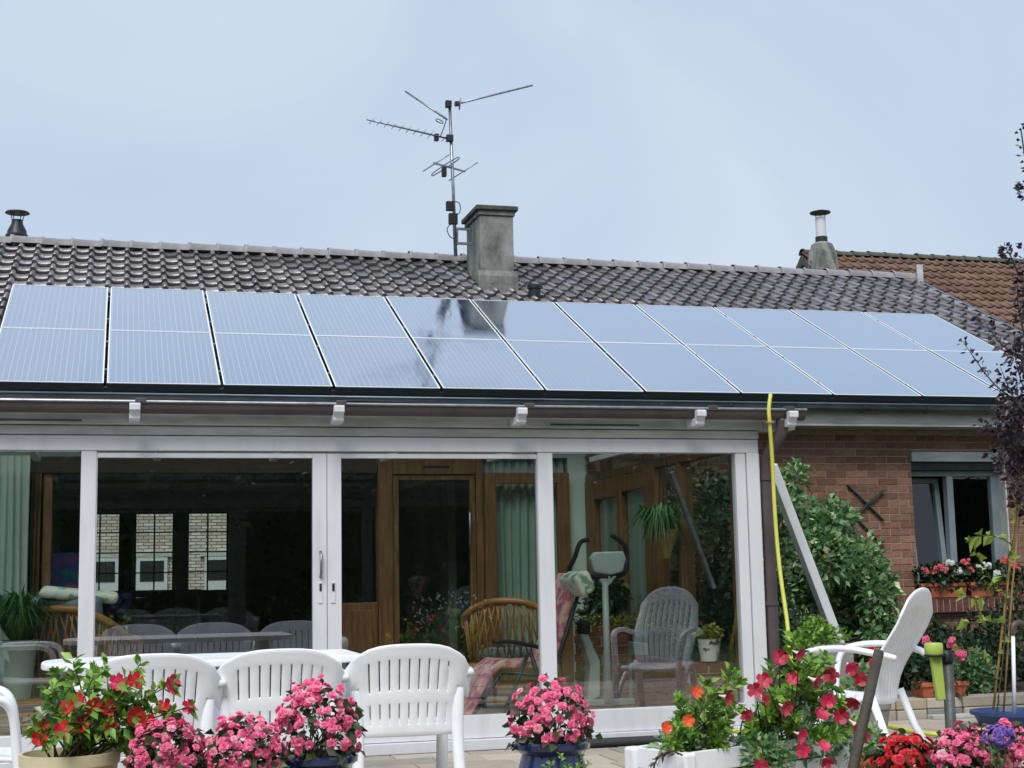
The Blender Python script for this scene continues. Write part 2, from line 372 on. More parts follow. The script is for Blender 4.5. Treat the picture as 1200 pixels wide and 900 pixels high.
# tiles
TW, TL = .207, .335
def tile_mesh(name, w, l, roll, m):
    b = MB(); prof = []
    for i in range(6):
        t = math.pi*i/5; prof.append((-.034+.034*(1-math.cos(t)), .004+roll*math.sin(t)))
    prof += [(.034+(w-.068)*.3, -.004), (.034+(w-.068)*.65, -.002), (w-.03, .008)]
    n = len(prof); vs = []
    for yy, zz in ((0, .034), (l+.05, -.006)):
        for (px, pz) in prof: vs.append((px, yy, pz+zz))
    for (px, pz) in prof: vs.append((px, .008, pz+.002))
    fs = [(i, i+1, n+i+1, n+i) for i in range(n-1)]+[(i+1, i, 2*n+i, 2*n+i+1) for i in range(n-1)]
    b.add(vs, fs); me = b.mesh(name, m); me.polygons.foreach_set('use_smooth', [True]*(n-1)+[False]*(n-1)); return me
tm = tile_mesh('roof_tile', TW, TL, .046, 'tile')
spots = []
nrow = int(RIDGE_S/TL)+1
for r in range(nrow):
    s = RIDGE_S-.02-TL*(r+1)
    k = 0; x = XR-.17
    while x > -2.9:
        covered = (-1.13+.25 < x < 9.98-.25) and s+TL < 3.20
        if s < -.12: s = -.12
        if not covered and not (s < .12 and x < 9):
            uu, vv, dd = pix(roofp(x, s, -.11))
            spots.append((dd, x, s))
        x -= TW
spots.sort()
vis = [q for q in spots if pix(roofp(q[1]+TW, q[2], -.11))[0] > -8]
RX = math.atan2(SA, CA)
tv = np.array([v.co for v in tm.vertices]); tfs = [tuple(p.vertices) for p in tm.polygons]
more = MB(); nt_ = 0
for (dd, x, s) in spots:
    p = roofp(x+U(-.004, .004), s+U(-.006, .006), -.125)
    if (dd, x, s) in vis[:300]: put(tm, 'roof_tile', roof, p, (RX+U(-.012, .012), U(-.01, .01), U(-.012, .012)))
    else:
        jj = U(-.012, .012); c_, s_ = math.cos(RX+jj), math.sin(RX+jj)
        more.add([(p.x+a, p.y+b_*c_-c*s_, p.z+b_*s_+c*c_) for a, b_, c in tv], tfs)
o = more.build('roof_tile_field', 'tile', roof, kind='stuff')
# ridge tiles
b = MB(); n = 9; vs = []; fs = []
prof = [(0, .118), (.035, .122), (.05, .108), (.37, .098)]
for (xx, rr) in prof:
    for k in range(n):
        t = math.pi*(k/(n-1)); vs.append((xx, math.cos(t)*rr*1.08, math.sin(t)*rr))
for i in range(3):
    for k in range(n-1): fs.append((i*n+k, i*n+k+1, (i+1)*n+k+1, (i+1)*n+k))
b.add(vs, fs); rm = b.mesh('ridge_tile', 'ridge'); rm.polygons.foreach_set('use_smooth', [True]*len(fs))
rp_ = roofp(0, RIDGE_S+.03, -.10); x = XR-.34
while x > -3.2:
    put(rm, 'ridge_tile', roof, (x, rp_.y, rp_.z-.025+U(-.006, .006)), (0, U(-.01, .01), U(-.008, .008))); x -= .352
# verge: pale metal upstand at the gable end of the ridge
quick('verge_cap', 'soffit', roof, (XR-.0, XR+.09, rp_.y-.16, rp_.y-.125, rp_.z-.14, rp_.z+.17), bevel=.006)
bb = MB(); bb.bar(roofp(XR+.05, -.1, -.13), roofp(XR+.05, RIDGE_S-.05, -.13), .05, .06, up=RNV); bb.build('verge_trim', 'zinc', roof)
# eave: gutter, fascia, soffit
gb = MB(); n = 10
for (ra, x0, x1) in ((.072, -3.3, 11.05),):
    pts = [(math.cos(math.pi+math.pi*k/n)*ra, math.sin(math.pi+math.pi*k/n)*ra) for k in range(n+1)]+[(math.cos(math.pi*2-math.pi*k/n)*(ra-.006), math.sin(math.pi*2-math.pi*k/n)*(ra-.006)) for k in range(n+1)]
    gb.prism([(0, 12.965+a, 2.775+c) for a, c in pts], (x0, 0, 0), (x1, 0, 0))
gut = gb.build('gutter', 'zinc', house)
MB().tube([(-3.3, 12.89, 2.778), (11.05, 12.89, 2.778)], .011).build('gutter_rim', 'zinc', gut, smooth=True)
for k in range(9):
    x = 5.0+k*.72; b = MB(); b.prism([(0, 12.965+math.cos(math.pi+math.pi*i/8)*.079, 2.775+math.sin(math.pi+math.pi*i/8)*.079) for i in range(9)], (x, 0, 0), (x+.022, 0, 0)); b.build('gutter_bracket', 'zinc', gut)
quick('fascia', 'soffit', house, (4.62, 11.05, 13.045, 13.07, 2.60, 2.74), bevel=.003)
quick('soffit', 'soffit', house, (4.62, 11.05, 13.035, 13.39, 2.574, 2.597))
# --- walls: backing (mortar) with a window opening at the right
WX0, WX1, WZ0, WZ1 = 7.955, 9.06, .845, 2.36
wall = quick('wall', 'mortar', house, (4.40, WX0, WALL+.007, WALL+.26, -.33, 2.572), (WX1, 11.0, WALL+.007, WALL+.26, -.33, 2.572),
             (WX0, WX1, WALL+.007, WALL+.26, -.33, WZ0), (WX0, WX1, WALL+.007, WALL+.26, WZ1, 2.572))
BL, BC = .233, .0745
bm_ = MB().box(0, .222, 0, .10, 0, .0635)
brick_me = bm_.mesh('brick', 'brick'); half_me = MB().box(0, .105, 0, .10, 0, .0635).mesh('brick_half', 'brick')
cand = []
nc = int((2.57+.33)/BC)
for c in range(nc):
    z = -.30+c*BC; x = 4.42-(BL/2 if c % 2 else 0)
    if z+.0635 > 2.572: continue
    while x < 10.9:
        x0, x1 = x, x+.222
        if z+.0635 > WZ0-.16 and z < WZ1+.0:
            if x0 < WX0 < x1+.02: x1 = WX0-.001
            if x0-.02 < WX1 < x1: x0 = WX1+.001
            if (WX0-.01 < x0 and x1 < WX1+.01): x += BL; continue
        if x0 < 4.42: x0 = 4.42
        if x1-x0 > .03: cand.append((x0, x1, z))
        x += BL
poly = [(905, 545), (940, 540), (985, 585), (1035, 640), (1055, 700), (1050, 800), (905, 800)]
def inpoly(px, py):
    r = False; j = len(poly)-1
    for i in range(len(poly)):
        a, b2 = poly[i], poly[j]
        if (a[1] > py) != (b2[1] > py) and px < (b2[0]-a[0])*(py-a[1])/(b2[1]-a[1])+a[0]: r = not r
        j = i
    return r
restb = MB(); nb = 0
for (x0, x1, z) in sorted(cand, key=lambda q: -q[2]):
    uu, vv, _ = pix(((x0+x1)/2, WALL, z+.03)); j = U(-.002, .003)
    if 880 < uu < 1215 and not inpoly(uu, vv) and nb < 300:
        o = put(brick_me, 'brick', wall, (x0, WALL+j, z), (0, 0, U(-.006, .006)), ((x1-x0)/.222, 1, 1)); nb += 1
    else: restb.box(x0, x1, WALL+j, WALL+.1, z, z+.0635)
restb.build('brick_field', 'brick', wall, kind='stuff')
# rowlock sill of dark bricks under the window
for k in range(17):
    x = WX0-.05+k*.0745
    if x > WX1+.12: break
    b = MB(); b.box(x, x+.064, WALL-.075, WALL+.1, WZ0-.155, WZ0-.004); b.build('sill_brick', 'brick_dark', wall, bevel=.004)
quick('sill_mortar', 'mortar_white', wall, (WX0-.05, WX1+.1, WALL-.066, WALL+.1, WZ0-.148, WZ0-.012))
# the kitchen window
win = MB()
FY0, FY1 = WALL+.10, WALL+.17
win.box(WX0, WX0+.055, FY0, FY1, WZ0, WZ1-.20); win.box(WX1-.11, WX1, FY0, FY1, WZ0, WZ1-.20); win.box(WX0+.055, WX1-.11, FY0, FY1, WZ1-.26, WZ1-.20); win.box(WX0+.055, WX1-.11, FY0, FY1, WZ0, WZ0+.05)
xm = WX0+.46
win.box(xm, xm+.075, FY0-.012, FY1, WZ0+.05, WZ1-.26)
M['shaded_frame'] = mat('eave_shaded_frame', lin('808d92'), lin('737f84'), 4, .45)  # window frame colour darkened to carry the shade under the eave
window = win.build('window', 'shaded_frame', house, bevel=.004)
quick('shutter_box', 'soffit', window, (WX0-.004, WX1+.05, WALL-.035, WALL+.16, WZ1-.115, WZ1-.01), bevel=.006)
quick('shutter_slot', 'dark_metal', window, (WX0+.002, WX1-.002, WALL+.02, WALL+.15, WZ1-.198, WZ1-.118))
quick('jamb_liner', 'soffit', window, (WX1-.02, WX1-.001, WALL-.02, FY0-.001, WZ0, WZ1-.12))
quick('pane', 'thin_glass', window, (xm+.076, WX1-.111, FY0+.03, FY0+.038, WZ0+.051, WZ1-.261))
# tilted left casement: hinged at the bottom, leaning inwards at the top
cs = MB(); t = .10
def lean(x, z, y): return (x, y+(z-WZ0)*t, z)
def lbox(b, x0, x1, z0, z1, y0, y1):
    b.add([lean(x, z, yy) for z in (z0, z1) for yy in (y0, y1) for x in (x0, x1)], [(0, 2, 3, 1), (4, 5, 7, 6), (0, 1, 5, 4), (2, 6, 7, 3), (0, 4, 6, 2), (1, 3, 7, 5)])
lbox(cs, xm-.06, xm-.005, WZ0+.06, WZ1-.27, FY0+.02, FY1+.01); lbox(cs, WX0+.06, WX0+.11, WZ0+.06, WZ1-.27, FY0+.02, FY1+.01)
lbox(cs, WX0+.11, xm-.06, WZ0+.06, WZ0+.11, FY0+.02, FY1+.01); lbox(cs, WX0+.11, xm-.06, WZ1-.32, WZ1-.27, FY0+.02, FY1+.01)
case = cs.build('casement', 'shaded_frame', window, bevel=.003)
b = MB(); lbox(b, WX0+.111, xm-.061, WZ0+.111, WZ1-.321, FY0+.04, FY0+.048); b.build('pane', 'thin_glass', case)
quick('gable_wall', 'brick', house, (10.905, 11.0, WALL+.27, 23.25, -.33, 2.57)); quick('end_wall', 'brick', house, (-3.3, -1.92, WALL, WALL+.25, -.33, 2.57))
b = MB(); b.prism([(0, WALL-.1, 2.572), (0, rp_.y, rp_.z-.25), (0, 23.2, 2.572)], (10.91, 0, 0), (10.99, 0, 0)); b.build('gable', 'brick', house)
# inner rooms: dark living room with street windows far behind, closed kitchen
BACK = 23.0
quick('room_floor', 'room_floor', house, (XL+.1, 10.9, WALL+.30, BACK, -.33, .03))
quick('room_ceiling', 'room_wall', house, (XL+.1, 10.9, WALL+.27, BACK, 2.50, 2.56))
for q in ((4.42, 4.52, WALL+.27, BACK, .035, 2.495), (-2.6, -2.5, WALL+.27, BACK, .035, 2.495), (10.8, 10.9, WALL+.27, BACK, .035, 2.495), (4.53, 10.79, 15.6, 15.7, .035, 2.495), (3.22, 3.30, WALL+.9, BACK-.01, .035, 2.495)): quick('partition', 'room_wall', house, q)
fw = MB(); openings = []
xs = [(-.56, .06), (.26, .86), (1.05, 1.68)]
Z0f, Z1f = 1.0, 2.235
edges = [-3.3]+[q for p in xs for q in p]+[10.9]
for i in range(0, len(edges), 2): fw.box(edges[i], edges[i+1], BACK, BACK+.25, -.33, 2.56)
for a, c in xs: fw.box(a, c, BACK, BACK+.25, -.33, Z0f); fw.box(a, c, BACK, BACK+.25, Z1f, 2.56)
fw.build('street_wall', 'room_wall', house)
for a, c in xs:
    g = MB(); g.box(a, a+.03, BACK+.05, BACK+.09, Z0f, Z1f); g.box(c-.03, c, BACK+.05, BACK+.09, Z0f, Z1f); g.box(a+.03, c-.03, BACK+.05, BACK+.09, Z0f, Z0f+.03); g.box(a+.03, c-.03, BACK+.05, BACK+.09, Z1f-.03, Z1f)
    m = (a+c)/2; g.box(m-.012, m+.012, BACK+.052, BACK+.088, Z0f+.03, Z1f-.03)
    for k in (1, 2, 3): z = Z0f+(Z1f-Z0f)*k/4; g.box(a+.03, m-.012, BACK+.054, BACK+.086, z-.01, z+.01); g.box(m+.012, c-.03, BACK+.054, BACK+.086, z-.01, z+.01)
    w_ = g.build('window', 'shelf_wood', house)
    quick('pane', 'thin_glass', w_, (a+.031, c-.031, BACK+.066, BACK+.072, Z0f+.031, Z1f-.031))
# rear wall inside the veranda, with wide living-room opening, glazed door and curtained window
quick('inner_wall', 'mint_wall', house, (-1.9, -.76, WALL, WALL+.25, .0, 2.495), (4.215, 4.399, WALL, WALL+.25, .0, 2.495), (-.76, 4.215, WALL, WALL+.25, 2.275, 2.495))
quick('lintel_beam', 'dark_oak', house, (-.74, 2.34, WALL-.05, WALL+.2, 2.125, 2.268), bevel=.004)
b = MB(); b.box(-.63, -.555, WALL-.02, WALL+.14, .03, 2.124); b.box(2.348, 2.485, WALL-.03, WALL+.12, .03, 2.27); b.box(3.288, 3.355, WALL-.03, WALL+.12, .03, 2.27)
b.box(2.486, 3.287, WALL-.03, WALL+.12, 2.115, 2.26)
frame_in = b.build('door_frame', 'oak', house, bevel=.004)
quick('air_slot', 'black', frame_in, (2.78, 3.03, WALL-.036, WALL-.031, 2.175, 2.195))
b = MB(); b.box(2.015, 2.346, WALL, WALL+.05, .03, .93); b.box(2.07, 2.29, WALL-.012, WALL-.001, .1, .86); b.build('door_panel', 'oak', house, bevel=.006)
for q in ((-.55, 2.01, WALL+.06, WALL+.068, .05, 2.12), (2.02, 2.345, WALL+.06, WALL+.068, .935, 2.12)): quick('pane', 'thin_glass', frame_in, q)
b = MB()
for q in ((2.49, 2.545), (3.23, 3.284)): b.box(q[0], q[1], WALL-.01, WALL+.05, .04, 2.11)
b.box(2.546, 3.229, WALL-.01, WALL+.05, 2.06, 2.11); b.box(2.546, 3.229, WALL-.01, WALL+.05, .04, .30)
gd = b.build('glazed_door', 'oak', house, bevel=.004)
quick('pane', 'thin_glass', gd, (2.547, 3.228, WALL+.015, WALL+.023, .301, 2.059))
b = MB().tube([(3.215, WALL-.04, 1.42), (3.215, WALL-.07, 1.44), (3.215, WALL-.07, 1.74), (3.215, WALL-.04, 1.76)], .012); b.build('handle', 'alu', gd, smooth=True)
b = MB()
for q in ((3.36, 3.47), (4.08, 4.20)): b.box(q[0], q[1], WALL-.09, WALL-.03, .04, 2.125)
b.box(3.471, 4.079, WALL-.09, WALL-.03, 2.02, 2.125); b.box(3.471, 4.079, WALL-.09, WALL-.03, .04, .42)
cw = b.build('curtained_door', 'oak', house, bevel=.004)
quick('pane', 'thin_glass', cw, (3.472, 4.078, WALL-.065, WALL-.057, .421, 2.019))
def drape(name, m, parent, x0, x1, y, z0, z1, folds, amp):
    b = MB(); n = folds*8; rows = 10; vs = []; fs = []
    ph = [U(-.7, .7) for _ in range(folds+1)]
    for r in range(rows+1):
        t = r/rows
        for k in range(n+1):
            s = k/n; vs.append((x0+(x1-x0)*s+.01*math.sin(9*s+3*t), y+amp*math.sin(2*math.pi*folds*s+ph[int(s*folds)]*t)*(.55+.45*(1-t))+amp*.3*math.sin(23*s), z0+(z1-z0)*t))
    for r in range(rows):
        for k in range(n): fs.append((r*(n+1)+k, r*(n+1)+k+1, (r+1)*(n+1)+k+1, (r+1)*(n+1)+k))
    b.add(vs, fs); o = b.build(name, m, parent, smooth=True); q = o.modifiers.new('thick', 'SOLIDIFY'); q.thickness = .003; return o
c1 = drape('curtain', 'curtain', None, 3.37, 4.20, WALL+.08, .35, 2.268, 11, .028); tag(c1, 'pale mint curtain hanging behind the oak-framed veranda door', 'curtain')
c2 = drape('curtain', 'curtain', None, -1.35, -.73, WALL-.16, .25, 2.268, 9, .03); tag(c2, 'pale mint curtain beside the brown drape and tall grass plant', 'curtain')
c3 = drape('curtain', 'drape', None, -.735, -.64, WALL-.06, .1, 2.12, 4, .02); tag(c3, 'narrow brown drape beside the oak post of living-room opening', 'curtain')

# chimney, cowl, roof vent, antenna
ch = MB(); CX0, CX1, CY0, CY1 = 4.285, 4.715, 17.0, 17.72
ch.box(CX0, CX1, CY0, CY1, 4.35, 5.60)
chim = ch.build('chimney', 'render', house, bevel=.012)
b = MB(); b.box(CX0-.02, CX1+.02, CY0-.02, CY1+.02, 5.605, 5.66); b.build('collar', 'render', chim, bevel=.006)
b = MB(); b.add([(CX0-.055, CY0-.055, 5.665), (CX1+.055, CY0-.055, 5.665), (CX1+.055, CY1+.055, 5.665), (CX0-.055, CY1+.055, 5.665),
                 (CX0-.055, CY0-.055, 5.72), (CX1+.055, CY0-.055, 5.72), (CX1+.055, CY1+.055, 5.72), (CX0-.055, CY1+.055, 5.72),
                 (CX0+.05, CY0+.06, 5.745), (CX1-.05, CY0+.06, 5.745), (CX1-.05, CY1-.06, 5.745), (CX0+.05, CY1-.06, 5.745)],
                [(3, 2, 1, 0), (0, 1, 5, 4), (1, 2, 6, 5), (2, 3, 7, 6), (3, 0, 4, 7), (4, 5, 9, 8), (5, 6, 10, 9), (6, 7, 11, 10), (7, 4, 8, 11), (8, 9, 10, 11)])
b.build('cap_slab', 'dark_slab', chim, bevel=.008)
b = MB(); zf = roofp(0, (CY0-RO.y)/CA).z
b.prism([(0, CY0-.05, zf-.22), (0, CY0-.05, zf+.02), (0, CY0-.003, zf+.10), (0, CY0-.003, zf-.2)], (CX0-.04, 0, 0), (CX1+.04, 0, 0)); b.build('mortar_skirt', 'render', chim, bevel=.01)
pc = at(20, 267, Y=18.55)
b = MB(); b.lathe([(.14, -.55), (.14, -.10), (.12, -.08), (.115, -.04), (.07, .05), (.065, .10)], (pc.x, pc.y, pc.z), 18); cow = b.build('flue', 'dark_metal', house, smooth=False); smooth_angle(cow)
for k in range(4): t = k*math.pi/2+.6; b = MB(); b.bar((pc.x+.07*math.cos(t), pc.y+.07*math.sin(t), pc.z+.09), (pc.x+.1*math.cos(t), pc.y+.1*math.sin(t), pc.z+.2), .008, .008); b.build('cowl_strut', 'dark_metal', cow)
smooth_angle(MB().lathe([(.15, .185), (.14, .2), (.06, .22), (.01, .225)], tuple(pc), 18).build('cowl_cap', 'dark_metal', cow))
pv = roofp(5.0, 3.85, -.1); pv = Vector((at(626, 326, Y=pv.y).x, pv.y, pv.z))
b = MB(); b.lathe([(.075, -.08), (.075, .10), (.09, .105), (.09, .15), (.02, .165)], tuple(pv), 14); smooth_angle(b.build('roof_vent', 'dark_metal', house))

ant = thing('television_antenna', 'grey rooftop antenna mast with several aerials beside the rendered chimney', 'antenna', (4.15, 17.5, 5.0))
AY = 17.45
def ap(u_, v_, dy=0): return at(u_, v_, Y=AY+dy)
MB().tube([ap(534, 300), ap(531, 220), ap(527, 124)], [.024, .021, .02], 10).build('mast', 'alu', ant, smooth=True)
br = MB()
for v_ in (268, 285):
    a = ap(532.5, v_); br.bar(a, (CX0+.005, AY, a.z), .03, .03)
br.bar(ap(536, 267), ap(536, 287), .02, .02); br.build('wall_bracket', 'alu', ant)
def yagi(p, q, nel, ln, dirv, r=.0055, rb_=.012):
    p, q = Vector(p), Vector(q); b = MB().tube([p, q], rb_, 8); o = b.build('boom', 'alu', ant, smooth=True)
    d = Vector(dirv).normalized()
    for k in range(nel):
        t = (k+.35)/nel; c = q.lerp(p, t*.97+.03); l = ln*(1-.25*t)
        MB().tube([c-d*l/2, c+d*l/2], r, 6).build('element', 'alu', o, smooth=True)
    return o
yagi(ap(430, 140, -.3), ap(527, 163, 0), 11, .13, (.55, -.5, .62), r=.004)
yagi(ap(475, 107, .5), ap(524, 140, 0), 9, .035, (.4, -.3, .5), r=.008)
yagi(ap(535, 122, 0), ap(624, 100, .5), 8, .03, (0, .1, 1), r=.008)
def loop(c, dx, dz, r=.007, name='dipole'):
    c = Vector(c); dx, dz = Vector(dx), Vector(dz); pts = []
    for k in range(17):
        t = 2*math.pi*k/16; pts.append(c+dx*(max(-1, min(1, 1.25*math.cos(t))))+dz*math.sin(t))
    return MB().tube(pts, r, 6, cap=False).build(name, 'alu', ant, smooth=True)
loop(ap(539, 122), (0, .02, .0), (.01, 0, .075)); loop(ap(515, 142), (.055, .05, .0), (.0, 0, .02))
b = MB(); b.bar(ap(508, 191, -.1), ap(545, 201, .1), .02, .02); fm = b.build('radio_boom', 'alu', ant)
ca, cb = ap(522, 195), Vector((.55, -.35, .33)).normalized()
loop(ca, cb*.21, Vector((.0, 0, .025)), .008)
for pu, pv2, l in ((511, 191, .2), (543, 201, .22)): c = ap(pu, pv2); MB().tube([c-cb*l, c+cb*l], .007, 6).build('element', 'alu', fm, smooth=True)
for (u0, v0, u1, v1, w) in ((523, 236, 532, 247, .05), (526, 250, 536, 263, .07), (509, 157, 514, 165, .05), (518, 196, 523, 207, .04), (533, 119, 538, 124, .05), (522, 118, 529, 126, .05), (523, 158, 531, 166, .06)):
    a = ap(u0, v0, -.02); c = ap(u1, v1, -.02); b = MB(); b.box(a.x, c.x, AY-.05, AY+.02, min(a.z, c.z), max(a.z, c.z)); b.build('junction_box', 'black' if v0 > 190 else 'dark_metal', ant, bevel=.004)
for pts in ([(530, 236), (538, 238), (539, 248), (533, 254)], [(529, 262), (524, 268), (527, 277), (533, 280)], [(523, 140), (520, 150), (516, 160)]):
    MB().tube(curve_pts([ap(a, b_, -.05) for a, b_ in pts], 6), .006, 6).build('cable', 'black', ant, smooth=True)

# ------------------------------------------------------------------ solar panels: two rows of eleven
def panel_material():
    m = bpy.data.materials.new('solar_cells'); m.use_nodes = True; t = m.node_tree; b = t.nodes['Principled BSDF']; N, L = t.nodes.new, t.links.new
    tcx = N('ShaderNodeTexCoord'); sep = N('ShaderNodeSeparateXYZ'); L(tcx.outputs['Object'], sep.inputs[0])
    def line(src, period, off, half):
        a = N('ShaderNodeMath'); a.operation = 'ADD'; a.inputs[1].default_value = off; L(src, a.inputs[0])
        d = N('ShaderNodeMath'); d.operation = 'DIVIDE'; d.inputs[1].default_value = period; L(a.outputs[0], d.inputs[0])
        f = N('ShaderNodeMath'); f.operation = 'FRACT'; L(d.outputs[0], f.inputs[0])
        g = N('ShaderNodeMath'); g.operation = 'SUBTRACT'; g.inputs[1].default_value = .5; L(f.outputs[0], g.inputs[0])
        h = N('ShaderNodeMath'); h.operation = 'ABSOLUTE'; L(g.outputs[0], h.inputs[0])
        k = N('ShaderNodeMath'); k.operation = 'GREATER_THAN'; k.inputs[1].default_value = .5-half/period; L(h.outputs[0], k.inputs[0]); return k.outputs[0]
    def mx(a, b_):
        q = N('ShaderNodeMath'); q.operation = 'MAXIMUM'; L(a, q.inputs[0]); L(b_, q.inputs[1]); return q.outputs[0]
    cx = line(sep.outputs[0], .1575, -.0225, .0022); cyy = line(sep.outputs[1], .1575, -.03, .0022)
    bus = mx(line(sep.outputs[0], .1575, -.0225-.0525, .0016), line(sep.outputs[0], .1575, -.0225-.105, .0016))
    nzz = N('ShaderNodeTexNoise'); nzz.inputs['Scale'].default_value = 40; L(tcx.outputs['Object'], nzz.inputs['Vector'])
    r = N('ShaderNodeValToRGB'); r.color_ramp.elements[0].color = (.008, .020, .075, 1); r.color_ramp.elements[1].color = (.018, .042, .13, 1); L(nzz.outputs[0], r.inputs[0])
    m1 = N('ShaderNodeMixRGB'); L(cyy, m1.inputs[0]); L(r.outputs[0], m1.inputs[1]); m1.inputs[2].default_value = (.12, .16, .23, 1)
    m2 = N('ShaderNodeMixRGB'); L(mx(cx, bus), m2.inputs[0]); L(m1.outputs[0], m2.inputs[1]); m2.inputs[2].default_value = (.62, .69, .80, 1)
    L(m2.outputs[0], b.inputs['Base Color'])
    lw = N('ShaderNodeLayerWeight'); lw.inputs[0].default_value = .5; pw = N('ShaderNodeMath'); pw.operation = 'POWER'; pw.inputs[1].default_value = 2.5; L(lw.outputs['Facing'], pw.inputs[0])
    ma = N('ShaderNodeMath'); ma.operation = 'MULTIPLY_ADD'; ma.inputs[1].default_value = .95; ma.inputs[2].default_value = .30; L(pw.outputs[0], ma.inputs[0])
    gls = N('ShaderNodeBsdfGlossy'); gls.inputs[0].default_value = (.87, .93, 1, 1); mxs = N('ShaderNodeMixShader'); L(ma.outputs[0], mxs.inputs[0]); L(b.outputs[0], mxs.inputs[1]); L(gls.outputs[0], mxs.inputs[2]); L(mxs.outputs[0], t.nodes['Material Output'].inputs[0])
    # patterned solar glass under a thin dusty film: broad soft gloss
    b.inputs['IOR'].default_value = 1.5
    dn = N('ShaderNodeTexNoise'); dn.inputs['Scale'].default_value = 3.5; dn.inputs['Detail'].default_value = 5; L(tcx.outputs['Object'], dn.inputs['Vector'])
    mr = N('ShaderNodeMapRange'); mr.inputs[1].default_value = .35; mr.inputs[2].default_value = .7; mr.inputs[3].default_value = .07; mr.inputs[4].default_value = .15; L(dn.outputs[0], mr.inputs[0]); L(mr.outputs[0], b.inputs['Roughness']); L(mr.outputs[0], gls.inputs['Roughness'])
    bp = N('ShaderNodeBump'); bp.inputs['Strength'].default_value = .02; bp.inputs['Distance'].default_value = .004; L(dn.outputs[0], bp.inputs['Height']); L(bp.outputs[0], b.inputs['Normal']); L(bp.outputs[0], gls.inputs['Normal'])
    return m
M['cells'] = panel_material()
PW, PL = .982, 1.632
def panel_proto():
    e = thing('solar_panel', '', 'solar panel')
    b = MB(); w = .0105
    for q in ((0, PW, 0, w), (0, PW, PL-w, PL), (0, w, w, PL-w), (PW-w, PW, w, PL-w)): b.box(q[0], q[1], q[2], q[3], -.006, 0)
    b.build('frame', 'bright_alu', e)
    b = MB()
    for q in ((.001, PW-.001, .001, w), (.001, PW-.001, PL-w, PL-.001), (.001, w, w, PL-w), (PW-w, PW-.001, w, PL-w)): b.box(q[0], q[1], q[2], q[3], -.042, -.0065)
    b.build('frame_skirt', 'panel_side', e)
    MB().box(w, PW-w, w, PL-w, -.010, -.003).build('glass', 'cells', e)
    for yy in (.38, 1.25):
        MB().box(PW+.002, PW+.026, yy-.02, yy+.02, -.012, .003).build('clamp', 'alu', e)
    return e
proto = panel_proto()
for rw in range(2):
    for k in range(11):
        o = proto if (rw == 0 and k == 0) else copy_tree(proto)
        o.location = roofp(-.12+(k-1)*1.01+.014, rw*1.645+.006, U(-.002, .002)); o.rotation_euler = (RX+U(-.0015, .0015), U(-.001, .001), 0)
        where = 'upper' if rw else 'lower'
        from_end = ['', 'second', 'third', 'fourth', 'fifth', 'sixth', 'seventh', 'eighth', 'ninth', 'tenth'][min(10-k, 9)]
        if rw == 1 and k == 5: lb = 'upper-row solar panel mirroring the chimney on its right half'
        elif rw == 1 and k == 6: lb = 'upper-row solar panel just below the chimney, dark reflection on its left edge'
        elif k == 10: lb = f'{where}-row solar panel at the gable end of the array, behind plum twigs'
        elif k == 0: lb = f'{where}-row solar panel at the end of the array farthest from the plum tree'
        elif rw == 0 and k in (5,): lb = 'lower-row solar panel with the blurred antenna reflection'
        else: lb = f'{where}-row solar panel, {from_end} from the gable end beside the plum tree'
        tag(o, lb, 'solar panel', 'solar panels on the roof')
rack = thing('mounting_rack', 'black mounting rails carrying the solar panels above the roof tiles', 'rack', roofp(4, 0, -.1))
for s in (.02, .40, 1.25, 2.05, 2.9): b = MB(); b.bar(roofp(-1.1, s, -.062), roofp(9.95, s, -.062), .04, .034, up=RNV); b.build('rail', 'panel_side', rack)

# ------------------------------------------------------------------ the veranda
G = 9.7; VL, VR = -1.80, 4.505
ver = thing('glass_veranda', 'white-framed glass veranda with sliding doors and brown gutter', 'veranda', (1.4, 11.5, 0))
ZB, ZT = .219, 2.0
PXS = dict(l0=-.2296, l1=-.1316, m0=1.259, mm=1.355, m1=1.4515, r0=2.828, r1=2.939, e0=4.324, e1=4.505)
quick('floor', 'paving', ver, (VL, VR-.02, G+.02, WALL-.052, -.33, .05))
quick('threshold', 'white_frame', ver, (VL, VR, G-.045, G+.019, -.01, .062), bevel=.004)
quick('header', 'white_frame', ver, (VL, VR, G-.02, G+.09, 2.0, 2.098), bevel=.005)
quick('head_board', 'soffit', ver, (VL, VR+.0, G-.035, G+.10, 2.103, 2.160), bevel=.004)
fas = quick('fascia', 'soffit', ver, (VL, VR+.02, G-.075, G+.10, 2.165, 2.236), bevel=.004)
for (u0, u1, v0) in ((-20, 96, 492), (645, 748, 498)):
    a, c = at(u0, v0, Y=G-.076), at(u1, v0, Y=G-.076); b = MB(); x = a.x; zz = (a.z+c.z)/2
    while x < c.x: b.box(x, x+.008, G-.0775, G-.0745, zz-.007, zz+.007); x += .0125
    b.build('vent_strip', 'dark_metal', fas)
for nm, x0, x1 in (('post', PXS['l0'], PXS['l1']), ('post', PXS['r0'], PXS['r1']), ('post', VL, VL+.12), ('post', PXS['e0'], PXS['e0']+.08)):
    quick(nm, 'white_frame', ver, (x0, x1, G-.012, G+.07, .062, 2.0), bevel=.006)
quick('corner_post', 'white_frame', ver, (PXS['e0']+.084, VR, G-.03, G+.10, .062, 2.0), bevel=.006)
